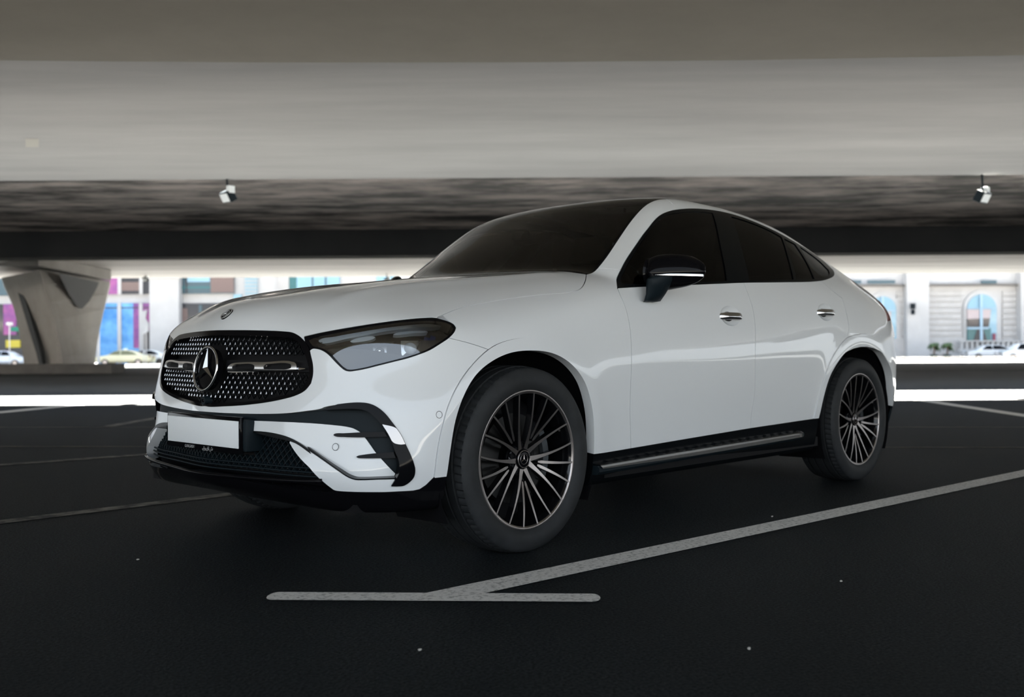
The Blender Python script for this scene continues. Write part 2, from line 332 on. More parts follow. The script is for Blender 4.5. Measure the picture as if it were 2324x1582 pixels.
OUTLINES='{"grille":[[-0.8154,0.024,0.8805],[-0.7975,0.173,0.8774],[-0.7753,0.2925,0.874],[-0.7591,0.3793,0.8698],[-0.7516,0.4262,0.8651],[-0.7496,0.466,0.8523],[-0.7498,0.4945,0.8377],[-0.7506,0.5303,0.8111],[-0.7537,0.5483,0.7789],[-0.7564,0.564,0.743],[-0.7608,0.57,0.7111],[-0.7679,0.5675,0.6793],[-0.7782,0.5477,0.6552],[-0.7908,0.5103,0.6367],[-0.8054,0.4469,0.6212],[-0.8203,0.3601,0.6069],[-0.8401,0.2397,0.5933],[-0.8609,0.1153,0.5848],[-0.8698,0.0316,0.5809],[-0.8705,0.0032,0.5821]],"grille_in":[[-0.8218,0.0431,0.8593],[-0.8029,0.1816,0.8563],[-0.7814,0.3018,0.8529],[-0.7664,0.3901,0.8477],[-0.759,0.437,0.8436],[-0.7567,0.4692,0.8326],[-0.758,0.4956,0.8113],[-0.7593,0.5216,0.783],[-0.7615,0.5453,0.7429],[-0.765,0.5554,0.711],[-0.7715,0.5507,0.6851],[-0.7809,0.531,0.6629],[-0.7916,0.4976,0.6456],[-0.8058,0.4331,0.6306],[-0.8196,0.3517,0.6177],[-0.8386,0.2374,0.6053],[-0.8595,0.1131,0.597],[-0.869,0.0008,0.5928]],"headlight":[[-0.745,0.4928,0.8501],[-0.7199,0.5658,0.8638],[-0.665,0.666,0.8817],[-0.5889,0.7367,0.8979],[-0.4912,0.7825,0.9115],[-0.4338,0.7968,0.9166],[-0.3808,0.8092,0.918],[-0.3644,0.8189,0.914],[-0.3363,0.8398,0.9026],[-0.3264,0.8528,0.8931],[-0.3269,0.8651,0.8807],[-0.3428,0.8742,0.8657],[-0.3736,0.88,0.8442],[-0.417,0.8766,0.8204],[-0.4609,0.8667,0.7969],[-0.5005,0.8526,0.7816],[-0.5374,0.8359,0.769],[-0.5827,0.8098,0.7565],[-0.6242,0.7795,0.744],[-0.6619,0.7448,0.7315],[-0.6856,0.7171,0.7253],[-0.695,0.7042,0.7235],[-0.7035,0.69,0.7261],[-0.7095,0.6769,0.7343],[-0.719,0.6512,0.7563],[-0.7281,0.6205,0.7836],[-0.7359,0.592,0.7993],[-0.7411,0.5727,0.8041],[-0.7472,0.5502,0.8052],[-0.7525,0.5374,0.7969],[-0.7524,0.517,0.8154]],"lens":[[-0.7448,0.5198,0.8365],[-0.7356,0.5429,0.8455],[-0.7063,0.6131,0.8592],[-0.6522,0.6917,0.8767],[-0.5942,0.7433,0.8889],[-0.4988,0.7914,0.9027],[-0.4151,0.8156,0.9074],[-0.3734,0.8289,0.905],[-0.3476,0.8441,0.897],[-0.3372,0.8565,0.8875],[-0.3387,0.864,0.8793],[-0.3535,0.872,0.8657],[-0.3814,0.8767,0.8468],[-0.4246,0.8733,0.823],[-0.4654,0.8639,0.8009],[-0.5022,0.8506,0.7863],[-0.5366,0.835,0.7747],[-0.582,0.8089,0.7617],[-0.6234,0.7786,0.7492],[-0.6612,0.7439,0.7367],[-0.6849,0.7162,0.7304],[-0.6942,0.7032,0.7292],[-0.7006,0.6926,0.7312],[-0.7062,0.681,0.7382],[-0.7157,0.6554,0.7614],[-0.725,0.625,0.7887],[-0.7329,0.5967,0.8045],[-0.7391,0.5744,0.8098],[-0.7449,0.5514,0.8126]],"drl":[[-0.7352,0.5549,0.8388],[-0.733,0.5572,0.8428],[-0.7081,0.6155,0.854],[-0.6548,0.695,0.8701],[-0.575,0.7608,0.888],[-0.5019,0.7951,0.8987],[-0.4326,0.8155,0.9037],[-0.391,0.8285,0.9021],[-0.372,0.8392,0.8968],[-0.3982,0.8365,0.8938],[-0.4566,0.8228,0.8908],[-0.5106,0.8053,0.8852],[-0.5816,0.7688,0.8734],[-0.6422,0.7207,0.8581],[-0.6922,0.6589,0.8431],[-0.7313,0.5814,0.8281],[-0.7334,0.5733,0.8295],[-0.7309,0.5764,0.8339],[-0.7356,0.5609,0.8335]],"drl_lower":[[-0.6835,0.6772,0.8377],[-0.671,0.6906,0.8467],[-0.65,0.7139,0.8543],[-0.6285,0.7365,0.8575],[-0.6178,0.7499,0.8532],[-0.6261,0.7458,0.8449],[-0.6471,0.7267,0.8373],[-0.6677,0.703,0.8331],[-0.6814,0.683,0.8333]],"drl_upper":[[-0.5643,0.7884,0.8641],[-0.5487,0.7939,0.872],[-0.5141,0.8093,0.8786],[-0.4676,0.8274,0.8818],[-0.4415,0.8374,0.8809],[-0.4353,0.8423,0.8774],[-0.4564,0.8384,0.8733],[-0.4935,0.8253,0.8706],[-0.5315,0.8096,0.864],[-0.5587,0.7938,0.8615]],"bezel":[[-0.7433,0.5491,0.8205],[-0.7117,0.6334,0.8251],[-0.681,0.6867,0.8273],[-0.6489,0.729,0.8269],[-0.6178,0.764,0.8189],[-0.5832,0.7908,0.8264],[-0.541,0.8088,0.8549],[-0.5335,0.812,0.8575],[-0.5312,0.8212,0.8391],[-0.4773,0.8461,0.8442],[-0.4741,0.8504,0.8363],[-0.5014,0.8497,0.792],[-0.5356,0.8339,0.7819],[-0.578,0.8044,0.79],[-0.6347,0.7522,0.8035],[-0.6837,0.69,0.8104],[-0.7237,0.6148,0.8122],[-0.7391,0.5744,0.8098]],"hoodline":[[-0.3628,0.8076,0.9219],[-0.2148,0.7812,0.9614],[-0.1018,0.7811,0.9806],[0.0693,0.7879,1.0062],[0.2396,0.8052,1.0255],[0.3531,0.8216,1.0357],[0.4376,0.8195,1.0521],[0.5128,0.7859,1.0837],[0.6269,0.7029,1.1318]],"seam":[[-0.3803,0.8795,0.8415],[-0.3069,0.9035,0.824],[-0.2641,0.9157,0.8118],[-0.2105,0.9269,0.795]],"archfi":[[-0.4282,0.9131,0.3391],[-0.4157,0.922,0.4368],[-0.3919,0.9254,0.5448],[-0.3476,0.927,0.6363],[-0.2876,0.929,0.7068],[-0.2114,0.9319,0.7532],[-0.1155,0.9337,0.7835],[-0.0008,0.937,0.7926],[0.118,0.941,0.7816],[0.2056,0.944,0.7505],[0.2787,0.9454,0.7002],[0.3276,0.9441,0.6431],[0.3711,0.9396,0.5413],[0.387,0.9339,0.4522],[0.3952,0.9247,0.3534]],"archfo":[[-0.4808,0.9101,0.3411],[-0.4739,0.9176,0.4194],[-0.4545,0.921,0.5047],[-0.4177,0.9216,0.6006],[-0.3429,0.9226,0.7024],[-0.2167,0.9256,0.7985],[-0.1065,0.9254,0.8326],[0.0238,0.9307,0.8415],[0.141,0.9369,0.8236],[0.2288,0.9404,0.793],[0.293,0.9419,0.7647],[0.3484,0.9435,0.7111],[0.3933,0.9424,0.6473],[0.4264,0.9389,0.5386],[0.4473,0.9334,0.4484],[0.4626,0.9245,0.3576]],"archri":[[2.3482,0.9324,0.4009],[2.3934,0.9407,0.5209],[2.465,0.9426,0.6325],[2.5554,0.945,0.7103],[2.6693,0.9464,0.7718],[2.8284,0.947,0.8029],[2.952,0.9472,0.8025],[3.061,0.9457,0.7691],[3.1448,0.9418,0.7018]],"archro":[[2.299,0.9309,0.4035],[2.3278,0.9369,0.4887],[2.3967,0.9396,0.608],[2.4843,0.9428,0.7202],[2.5957,0.9446,0.808],[2.6917,0.9455,0.853],[2.8054,0.9486,0.867]],"window":[[0.6631,0.85,1.0655],[0.7057,0.8132,1.0996],[0.7763,0.7822,1.1564],[0.8498,0.7618,1.2143],[0.9358,0.7452,1.2792],[1.0471,0.7237,1.3582],[1.1958,0.69,1.4443],[1.3129,0.6696,1.4826],[1.4457,0.6532,1.5081],[1.622,0.6368,1.5283],[1.8169,0.6266,1.5363],[1.9808,0.6285,1.5305],[2.164,0.6497,1.5038],[2.3476,0.6758,1.4631],[2.5688,0.6866,1.4119],[2.7795,0.6824,1.3639],[2.8888,0.7074,1.3118],[2.9107,0.7477,1.2636],[2.867,0.7775,1.2396],[2.6637,0.8344,1.1938],[2.4958,0.8555,1.1735],[2.0038,0.869,1.1463],[1.6858,0.8703,1.1309],[1.3028,0.8707,1.1069],[0.8283,0.8722,1.0773]],"pane_front":[[0.7153,0.8351,1.0877],[0.7235,0.8229,1.0999],[0.7766,0.7998,1.146],[0.8754,0.7725,1.2248],[1.0016,0.745,1.3183],[1.1488,0.7114,1.4077],[1.2833,0.6841,1.4608],[1.4237,0.6683,1.4876],[1.5972,0.6532,1.5091],[1.744,0.6474,1.5153],[1.6092,0.7833,1.311],[1.5307,0.8662,1.1341],[1.3263,0.8673,1.1182],[0.8324,0.8692,1.088]],"pane_rear":[[1.9238,0.648,1.5122],[1.9878,0.6504,1.5084],[2.1375,0.6653,1.4885],[2.2828,0.6862,1.4572],[2.3718,0.7018,1.4293],[2.286,0.788,1.3084],[2.2192,0.8597,1.1707],[1.9683,0.8643,1.1551],[1.744,0.8659,1.1443],[1.7971,0.7976,1.2894]],"pane_fixed":[[2.3946,0.705,1.4224],[2.5197,0.7065,1.3985],[2.5094,0.7711,1.3109],[2.4801,0.8482,1.1851],[2.2531,0.859,1.1723],[2.3184,0.7858,1.3105]],"pane_quarter":[[2.5742,0.7037,1.3901],[2.6945,0.7133,1.3503],[2.7821,0.7349,1.3042],[2.8131,0.7658,1.2602],[2.7745,0.7918,1.2356],[2.6571,0.8247,1.2062],[2.5087,0.8463,1.1864],[2.5278,0.7809,1.2932]],"ws":[[0.7234,0.6934,1.1684],[0.7933,0.6841,1.2161],[0.9469,0.638,1.3327],[1.0587,0.6153,1.4138],[1.1386,0.6059,1.4677],[1.197,0.6136,1.4981]],"doorff":[[0.6624,0.851,1.0645],[0.6446,0.88,1.0326],[0.6425,0.9056,0.9881],[0.6458,0.9237,0.9251],[0.651,0.9313,0.8578],[0.6485,0.9368,0.7809],[0.6431,0.9316,0.5399],[0.662,0.9206,0.3602]],"doorfr":[[1.6854,0.8734,1.1233],[1.6807,0.9015,1.0599],[1.6902,0.9208,0.9865],[1.689,0.9325,0.9076],[1.6752,0.9398,0.772],[1.675,0.933,0.548],[1.6564,0.9277,0.4648],[1.654,0.9223,0.3893]],"doorrr":[[2.5677,0.8597,1.1659],[2.6165,0.8891,1.122],[2.7045,0.9063,1.0796],[2.7048,0.9195,1.0343],[2.7107,0.9364,0.9572],[2.7107,0.9429,0.9059],[2.6934,0.9448,0.8666]],"sill":[[0.3977,0.9246,0.3526],[0.4566,0.9243,0.3548],[0.6637,0.9206,0.36],[1.0613,0.9185,0.3711],[1.6541,0.9222,0.3881],[2.339,0.9321,0.4019]],"band_top":[[-0.8727,0.007,0.5637],[-0.8635,0.1195,0.5596],[-0.839,0.2761,0.5613],[-0.8216,0.3985,0.5654],[-0.8072,0.4847,0.571],[-0.7879,0.561,0.5802],[-0.7637,0.6284,0.5915],[-0.7607,0.6347,0.5948],[-0.7341,0.6889,0.6055],[-0.7106,0.7287,0.6107],[-0.6916,0.7564,0.6119],[-0.6751,0.7785,0.6095],[-0.6619,0.7961,0.6028],[-0.6473,0.816,0.5881],[-0.6343,0.8336,0.5681],[-0.6226,0.8485,0.544],[-0.6117,0.8601,0.5225],[-0.6001,0.8709,0.4982],[-0.5882,0.8813,0.4632],[-0.5754,0.8905,0.4279],[-0.566,0.8957,0.398],[-0.561,0.8971,0.3735],[-0.5648,0.8939,0.3495],[-0.577,0.8875,0.334],[-0.5962,0.877,0.3216],[-0.6132,0.8683,0.3204],[-0.634,0.8561,0.3214]],"blade_in":[[-0.6269,0.8643,0.3369],[-0.6187,0.8711,0.3527],[-0.6143,0.8743,0.3659],[-0.6122,0.8752,0.3898],[-0.6149,0.8714,0.4164],[-0.6203,0.8655,0.4351],[-0.6265,0.8567,0.4671],[-0.635,0.8464,0.4965],[-0.645,0.8338,0.5232],[-0.6564,0.8185,0.5472],[-0.6673,0.8025,0.5658],[-0.6794,0.7836,0.5817],[-0.6918,0.7651,0.5888],[-0.7074,0.7418,0.5909],[-0.7362,0.6916,0.589],[-0.7618,0.6361,0.5849]],"band_bot":[[-0.5942,0.8457,0.3577],[-0.6407,0.8103,0.4196],[-0.6515,0.7963,0.437],[-0.6771,0.7538,0.4928],[-0.6865,0.7377,0.51],[-0.7007,0.7147,0.5233],[-0.7128,0.6952,0.5284],[-0.7398,0.6508,0.5333],[-0.7819,0.5713,0.5374],[-0.8245,0.4027,0.5372],[-0.8406,0.286,0.5356]],"plateside":[[-0.8406,0.286,0.5356],[-0.8434,0.2789,0.5201],[-0.8481,0.2656,0.4977]],"intake_top":[[-0.8482,0.2657,0.4969],[-0.8342,0.3658,0.4972],[-0.8249,0.4391,0.4924],[-0.8157,0.4965,0.4829],[-0.8054,0.537,0.4685],[-0.7869,0.5922,0.4389],[-0.7894,0.5811,0.4524],[-0.778,0.6112,0.4344],[-0.7659,0.6401,0.4165],[-0.7396,0.694,0.3804],[-0.72,0.7253,0.3569],[-0.7052,0.7452,0.3477],[-0.6882,0.7667,0.3465],[-0.6553,0.8023,0.3477],[-0.5973,0.8432,0.3483]],"strip_bot":[[-0.6241,0.8672,0.3454],[-0.6762,0.8287,0.3453],[-0.7092,0.7939,0.3437],[-0.7259,0.7724,0.3445],[-0.7402,0.7521,0.3522],[-0.7585,0.7196,0.3734],[-0.7807,0.6607,0.4084],[-0.7898,0.6279,0.4257],[-0.798,0.5934,0.4421],[-0.7964,0.6058,0.4306],[-0.8101,0.5369,0.4629],[-0.8158,0.507,0.4703]],"white_bot":[[-0.8176,0.5026,0.4654],[-0.8168,0.5258,0.4428],[-0.8138,0.5627,0.4132],[-0.8034,0.6152,0.3768],[-0.8061,0.6045,0.3848],[-0.7964,0.6365,0.3554],[-0.7829,0.6629,0.3321],[-0.7663,0.685,0.3109],[-0.7586,0.6945,0.3034],[-0.7508,0.7084,0.3012],[-0.7367,0.7337,0.3002],[-0.6881,0.8006,0.2995],[-0.6044,0.8659,0.2986],[-0.5578,0.8851,0.2982],[-0.5327,0.8931,0.3017],[-0.5108,0.901,0.3151],[-0.4816,0.9098,0.3402],[-0.4304,0.9132,0.3405]],"fin_upper":[[-0.7401,0.6576,0.4984],[-0.7376,0.661,0.5024],[-0.7191,0.69,0.5055],[-0.679,0.7478,0.5101],[-0.623,0.8106,0.5118],[-0.6161,0.819,0.4942],[-0.6546,0.7814,0.4936],[-0.6805,0.7494,0.4919],[-0.7201,0.6913,0.4924],[-0.7374,0.663,0.4944]],"fin_lower":[[-0.7006,0.7392,0.4254],[-0.6966,0.7436,0.4289],[-0.6828,0.7607,0.433],[-0.6505,0.7971,0.4377],[-0.6002,0.8379,0.4398],[-0.5949,0.8438,0.4187],[-0.6523,0.7993,0.4198],[-0.6843,0.7625,0.4203],[-0.6975,0.7447,0.4217]],"chrome_bit":[[-0.6488,0.8279,0.5365],[-0.6118,0.8602,0.5211],[-0.6001,0.8709,0.4982],[-0.5892,0.8805,0.4659],[-0.6068,0.8704,0.4652],[-0.624,0.8579,0.4723],[-0.635,0.8464,0.4965]],"bar":[[-0.8386,0.1211,0.7151],[-0.836,0.1217,0.73],[-0.832,0.1329,0.7429],[-0.828,0.1504,0.7493],[-0.8222,0.1806,0.7524],[-0.7975,0.326,0.7542],[-0.7733,0.4787,0.7547],[-0.7722,0.4911,0.7487],[-0.7731,0.4965,0.7387],[-0.7748,0.4989,0.7278],[-0.7839,0.4514,0.7242],[-0.8124,0.2734,0.7186],[-0.834,0.1519,0.7133]],"bar_hole_a":[[-0.8325,0.1496,0.7239],[-0.8305,0.1487,0.7366],[-0.8271,0.1608,0.7443],[-0.822,0.1881,0.7461],[-0.81,0.2583,0.7456],[-0.8088,0.2716,0.7402],[-0.8105,0.2727,0.7298],[-0.813,0.2629,0.7247],[-0.8219,0.2113,0.7235]],"bar_hole_b":[[-0.8026,0.3247,0.7277],[-0.8014,0.3214,0.7368],[-0.7984,0.331,0.7451],[-0.7948,0.3516,0.7473],[-0.7782,0.4574,0.7486],[-0.7771,0.4679,0.7446],[-0.7788,0.4703,0.7337],[-0.781,0.4614,0.7304],[-0.7925,0.392,0.7278]],"bar_spike":[[-0.7736,0.4972,0.7354],[-0.7661,0.5345,0.7328],[-0.7663,0.5348,0.7312],[-0.7734,0.5067,0.7266],[-0.7748,0.499,0.7274]],"taillight":[[3.3425,0.8076,1.104],[3.4158,0.8224,1.0658],[3.3233,0.8838,1.0124],[3.3168,0.9016,0.9775],[3.2928,0.8873,1.0165],[3.276,0.8649,1.0558]],"pts":[[-0.7601,0.6828,0.4584],[-0.8348,0.3909,0.4709],[-0.4584,0.9177,0.5652],[-0.7725,0.0175,0.9448],[-0.8673,0.007,0.6051],[1.4722,0.9239,0.9533],[2.457,0.9285,0.9906]],"quarter_seam":[[2.5926,0.8525,1.1742],[2.6874,0.9012,1.0941],[2.7086,0.9193,1.035],[2.7075,0.9384,0.9437],[2.6939,0.9446,0.8711]]}'
# ---------------- panel machinery: cut the body skin along outlines ----------------
def side(P): return P[:,[0,2]]
def front(P): return P[:,[1,2]]
def top(P): return P[:,[0,1]]
def diag(P): return np.stack([(P[:,0]+P[:,1])*.70710678,P[:,2]],1)
def crom(pts,closed=True,ang=42,sub=5):
    """smooth an outline, keeping corners sharper than ang"""
    p=np.array(pts,float);n=len(p);out=[]
    def tan(i):
        if not closed and i in(0,n-1): return None
        a=p[i]-p[i-1];b=p[(i+1)%n]-p[i];c=np.dot(a,b)/(np.linalg.norm(a)*np.linalg.norm(b)+1e-12)
        return None if c<math.cos(math.radians(ang)) else a/np.linalg.norm(a)+b/np.linalg.norm(b)
    T=[tan(i) for i in range(n)]
    for i in range(n if closed else n-1):
        a=p[i];b=p[(i+1)%n];L=np.linalg.norm(b-a);ta=T[i];tb=T[(i+1)%n]
        m0=(b-a) if ta is None else ta/np.linalg.norm(ta)*L;m1=(b-a) if tb is None else tb/np.linalg.norm(tb)*L
        for k in range(sub):
            t=k/sub;out.append((2*t**3-3*t*t+1)*a+(t**3-2*t*t+t)*m0+(-2*t**3+3*t*t)*b+(t**3-t*t)*m1)
    if not closed: out.append(p[-1])
    return np.array(out)
def sdf(q,poly):
    """signed distance to closed polygon, negative inside (coarse far from its box)"""
    lo=poly.min(0);hi=poly.max(0);bd=np.maximum(np.maximum(lo-q,q-hi),0).max(1);near=bd<.03
    full=bd+.02;q=q[near]
    if len(q)==0: return full
    d=np.full(len(q),1e9);ins=np.zeros(len(q),bool);x=np.ascontiguousarray(q[:,0]);y=np.ascontiguousarray(q[:,1]);n=len(poly)
    for i in range(n):
        ax,ay=poly[i];bx,by=poly[(i+1)%n];ex=bx-ax;ey=by-ay;wx=x-ax;wy=y-ay;t=np.clip((wx*ex+wy*ey)/(ex*ex+ey*ey+1e-15),0,1)
        d=np.minimum(d,(wx-t*ex)**2+(wy-t*ey)**2)
        if by!=ay:
            c=((ay<=y)!=(by<=y)); ins^=c&(x<ex*(y-ay)/ey+ax)
    d=np.sqrt(d);full[near]=np.where(ins,-d,d);return full
def IN(chart,poly,grow=0,gate=None):
    poly=np.array(poly)
    def f(P):
        s=sdf(chart(P),poly)-grow
        return s if gate is None else np.maximum(s,gate(P))
    return f
def OUT(chart,poly,grow=0,gate=None):
    g=IN(chart,poly,0,gate)
    return lambda P:-(g(P)-grow)
def compact(V,T):
    u,inv=np.unique(T,return_inverse=True);return V[u],inv.reshape(T.shape)
def clip(V,T,s,eps=1e-6):
    s=np.where(np.abs(s)<eps,-eps,s);neg=s<0;c=neg[T].sum(1)
    keep=T[c==3];mix=T[(c>0)&(c<3)]
    if len(mix)==0: return compact(V,keep) if len(keep) else (V[:0],keep)
    # edges
    E=np.sort(np.concatenate([mix[:,[0,1]],mix[:,[1,2]],mix[:,[2,0]]]),1);cr=neg[E[:,0]]!=neg[E[:,1]]
    U,inv=np.unique(E[cr],axis=0,return_inverse=True);inv=inv.ravel()
    t=s[U[:,0]]/(s[U[:,0]]-s[U[:,1]]);N=V[U[:,0]]*(1-t[:,None])+V[U[:,1]]*t[:,None]
    ids=-np.ones(len(E),int);ids[cr]=len(V)+inv;m=len(mix);e01,e12,e20=ids[:m],ids[m:2*m],ids[2*m:]
    n=neg[mix];out=[keep];es=[e01,e12,e20]
    for k in range(3):
        a,b,c_=mix[:,k],mix[:,(k+1)%3],mix[:,(k+2)%3];eab=es[k];ebc=es[(k+1)%3];eca=es[(k+2)%3]
        one=n[:,k]&~n[:,(k+1)%3]&~n[:,(k+2)%3];out.append(np.stack([a,eab,eca],1)[one])
        two=~n[:,k]&n[:,(k+1)%3]&n[:,(k+2)%3]
        out.append(np.stack([eab,b,c_],1)[two]);out.append(np.stack([eab,c_,eca],1)[two])
    return compact(np.concatenate([V,N]),np.concatenate(out))
def refine(V,T):
    E=np.sort(np.concatenate([T[:,[0,1]],T[:,[1,2]],T[:,[2,0]]]),1);U,inv=np.unique(E,axis=0,return_inverse=True);inv=inv.ravel()+len(V)
    m=len(T);a,b,c=inv[:m],inv[m:2*m],inv[2*m:]
    return np.concatenate([V,(V[U[:,0]]+V[U[:,1]])/2]),np.concatenate([np.stack([T[:,0],a,c],1),np.stack([a,T[:,1],b],1),np.stack([c,b,T[:,2]],1),np.stack([a,b,c],1)])
BV,BQ=nets(Fb,(-1.0,-.02,.16),(3.94,1.0,1.66),.02)
BT=np.concatenate([BQ[:,[0,1,2]],BQ[:,[0,2,3]]])
BV=newton(Fb,BV,3)
BV,BT=refine(BV,BT); BV=newton(Fb,BV,2)
_tri=BV[BT];_n=np.cross(_tri[:,1]-_tri[:,0],_tri[:,2]-_tri[:,0]);_g=grad(Fb,_tri.mean(1))
if (np.einsum('ij,ij->i',_n,_g)).sum()<0: BT=BT[:,::-1]
def patch(fields,levels=0,off=0,fn=Fb,center=True):
    V,T=BV,BT
    h=.012
    for f in fields:                       # coarse cull
        s=f(V);k=(s[T].min(1)<h);V,T=compact(V,T[k])
        if len(T)==0: return V,T
    for _ in range(levels): 
        V,T=refine(V,T)
    if levels: V=newton(fn,V,2)
    if center: V,T=clip(V,T,-V[:,1])
    for f in fields:
        if len(T)==0: return V,T
        V,T=clip(V,T,f(V))
    V[np.abs(V[:,1])<1e-6,1]=0
    c0=V[:,1]==0
    V=newton(fn,V,1)
    if callable(off): V=newton(fn,V,3,off(V))
    elif off: V=newton(fn,V,3,off)
    V[c0,1]=0
    return V,T
def finish(V,T,fn=Fb,skirt=.012,geon=False):
    """normals from the skin's gradient plus a turned-in edge; returns V,F,N"""
    N=grad(fn,V,2e-5)
    if geon:
        fn_=np.cross(V[T[:,1]]-V[T[:,0]],V[T[:,2]]-V[T[:,0]]);N2=np.zeros_like(V)
        for q in range(3): np.add.at(N2,T[:,q],fn_)
        N=N2+1e-9*N
    N[V[:,1]==0,1]=0
    N/=np.linalg.norm(N,axis=1)[:,None]
    V2,F=[V],[tuple(t) for t in T]
    if skirt:
        E=np.concatenate([T[:,[0,1]],T[:,[1,2]],T[:,[2,0]]]);key=np.sort(E,1);U,inv,cnt=np.unique(key,axis=0,return_inverse=True,return_counts=True)
        B=E[cnt[inv.ravel()]==1];B=B[~((V[B[:,0],1]==0)&(V[B[:,1],1]==0))]
        # outward edge normal
        vs=np.unique(B);m={v:i for i,v in enumerate(vs)};out=np.zeros((len(vs),3))
        for a,b in B:
            d=V[b]-V[a];c=np.cross(d,N[a]);out[m[a]]+=c;out[m[b]]+=c
        out/=np.linalg.norm(out,axis=1)[:,None]+1e-12
        top_=V[vs];bot=V[vs]-N[vs]*skirt
        n0=len(V);k=len(vs);V2+=[top_,bot]
        for a,b in B: F.append((b,a,n0+m[a],n0+m[b]) if 0 else (n0+m[b],n0+m[a],n0+k+m[a],n0+k+m[b]))
        N=np.concatenate([N,out,out])
    return np.concatenate(V2),F,N
def mirror(V,F,N): 
    a=np.array([1,-1,1]);return V*a,[tuple(f)[::-1] for f in F],N*a
def join(*parts):
    V=[];F=[];N=[];o=0
    for v,f,n in parts:
        V.append(v);N.append(n);F+=[tuple(i+o for i in q) for q in f];o+=len(v)
    return np.concatenate(V),F,np.concatenate(N)
def skin(name,fields,material,parent,mode='join',levels=0,off=0,skirt=.012,fn=Fb,label=None,geon=False):
    """mode join: one mesh over both halves; left (visible side) / right; both -> two objects"""
    V,T=patch(fields,levels,off,fn)
    R=finish(V,T,fn,skirt,geon); L=mirror(*R)
    out=[]
    if mode=='join': out=[join(R,L)]
    elif mode=='both': out=[L,R]
    elif mode=='left': out=[L]
    elif mode=='right': out=[R]
    os_=[]
    for v,f,n in out:
        o=mesh_obj(name,v,f,material,parent,True,n)
        if label:o['label']=label
        os_.append(o)
    return os_ if mode=='both' else os_[0]
O={k:np.array(v) for k,v in json.loads(OUTLINES).items()}

# ---------------- the white coupe SUV ----------------
car=thing('coupe_suv','white coupe-shaped SUV with black grille and dark windows parked under the overpass','car')
sd=lambda k:O[k][:,[0,2]]
WIN=crom(sd('window'))
def below(poly): p=list(map(tuple,poly)); return np.array([(p[0][0],-.5)]+p+[(p[-1][0],-.5)])
AFI=below(crom(sd('archfi'),False)); AFO=below(crom(sd('archfo'),False))
def rear_arch(k):
    p=[q for q in map(tuple,sd(k)) if q[0]<2.80]; c=2.885; return below(crom(p+[(2*c-x,z) for x,z in p[::-1]],False))
ARI=rear_arch('archri'); ARO=rear_arch('archro')
g_side=lambda P:.55-P[:,1]
g_door=lambda P:.72-P[:,1]
g_win=lambda P:(SG(P[:,0],P[:,2])-.09)-P[:,1]
sillx=np.array(sd('sill'))
zsill=lambda x:np.interp(x,sillx[:,0],sillx[:,1])
G=.0017
DRL_=O
HL=crom(diag(O['headlight'])); GR=crom(np.vstack([[(-.3,.882)],front(O['grille'])[1:],[(-.3,.580)]]),ang=30); GRI=crom(np.vstack([[(-.3,front(O['grille_in'])[0,1])],front(O['grille_in']),[(-.3,.594)]]),ang=30)
g_front=lambda P:P[:,0]+.45
# hood outline (top chart)
hf=[(-.86,-.2),(-.86,0),(-.85,.147),(-.82,.289),(-.80,.382),(-.785,.43),(-.77,.50),(-.74,.575),(-.675,.672),(-.598,.742),(-.50,.796),(-.44,.812),(-.385,.820)]
hl=top(O['hoodline']); hr=[(.60,.66),(.555,.55),(.50,.40),(.465,.2),(.455,0),(.455,-.2)]
HOOD=np.vstack([crom(np.vstack([hf[:1],hf[1:]]),False),crom(hl,False),crom(hr,False)])
g_hood=lambda P:.83-P[:,2]
# windscreen / roof inner line
yin=[(.60,.705),(.72,.693),(.80,.68),(.95,.645),(1.06,.622),(1.2,.603),(1.4,.590),(1.8,.582),(2.3,.562),(2.8,.53),(3.2,.50),(3.62,.50)]
ROOFG=np.vstack([[(.30,-.2)],[(.40,.3)],[(.50,.60)],crom(yin,False),[(3.62,-.2)]]); g_roof=lambda P:1.12-P[:,2]
WSG=np.vstack([[(.44,-.2),(.45,.2),(.50,.40),(.60,.62),(.655,.690)],crom(yin,False)[8:27]-[0,.012],[(1.20,.50),(1.155,.3),(1.135,0),(1.135,-.2)]])
# bumper outlines (diag chart)
dg=lambda k:diag(O[k])
bandt=dg('band_top');cut=np.array([(-1.2,.564)])
WP=np.vstack([[(-1.2,1.3)],cut,crom(bandt[1:],False),dg('strip_bot')[:1],crom(dg('strip_bot'),False),crom(dg('white_bot'),False),[(.9,.34),(.9,1.3)]])
W1=np.vstack([crom(dg('band_bot'),False),crom(dg('plateside'),False),crom(dg('intake_top'),False)])
seam=sd('seam')
BUMP_SIDE=np.vstack([[(-2,1.3),(-.40,1.3),(-.33,.885),(-.345,.86)],seam,[(-.20,.79),(0,.5),(0,0),(-2,0)]])
cg=[OUT(side,AFO,G,g_side)]
sk=lambda *a,**k:skin(*a,parent=car,**k)
def fx(*f): return list(f)
nohood=OUT(top,HOOD,G,g_hood); nohl=OUT(diag,HL,.001,g_front); nogr=OUT(front,GR,.001,g_front)
g_f2=lambda P:P[:,0]+.28
nohl=OUT(diag,HL,.001,g_f2)
hood=sk('hood',fx(IN(top,HOOD,-G,g_hood),nogr,nohl),M['white'],levels=1)
Vb,Tb=patch([IN(diag,WP),IN(side,BUMP_SIDE,-.0008),nohood,nohl,nogr,*cg],1)
A_=finish(Vb,Tb,skirt=.045)
Vb,Tb=patch([IN(diag,W1,0,g_f2)],2,lambda V:-dW(V[:,1])); B_=finish(Vb,Tb,skirt=.02)
A_=join(A_,B_); v,f,n=join(A_,mirror(*A_)); bumper=mesh_obj('front_bumper',v,f,M['white'],car,True,n)
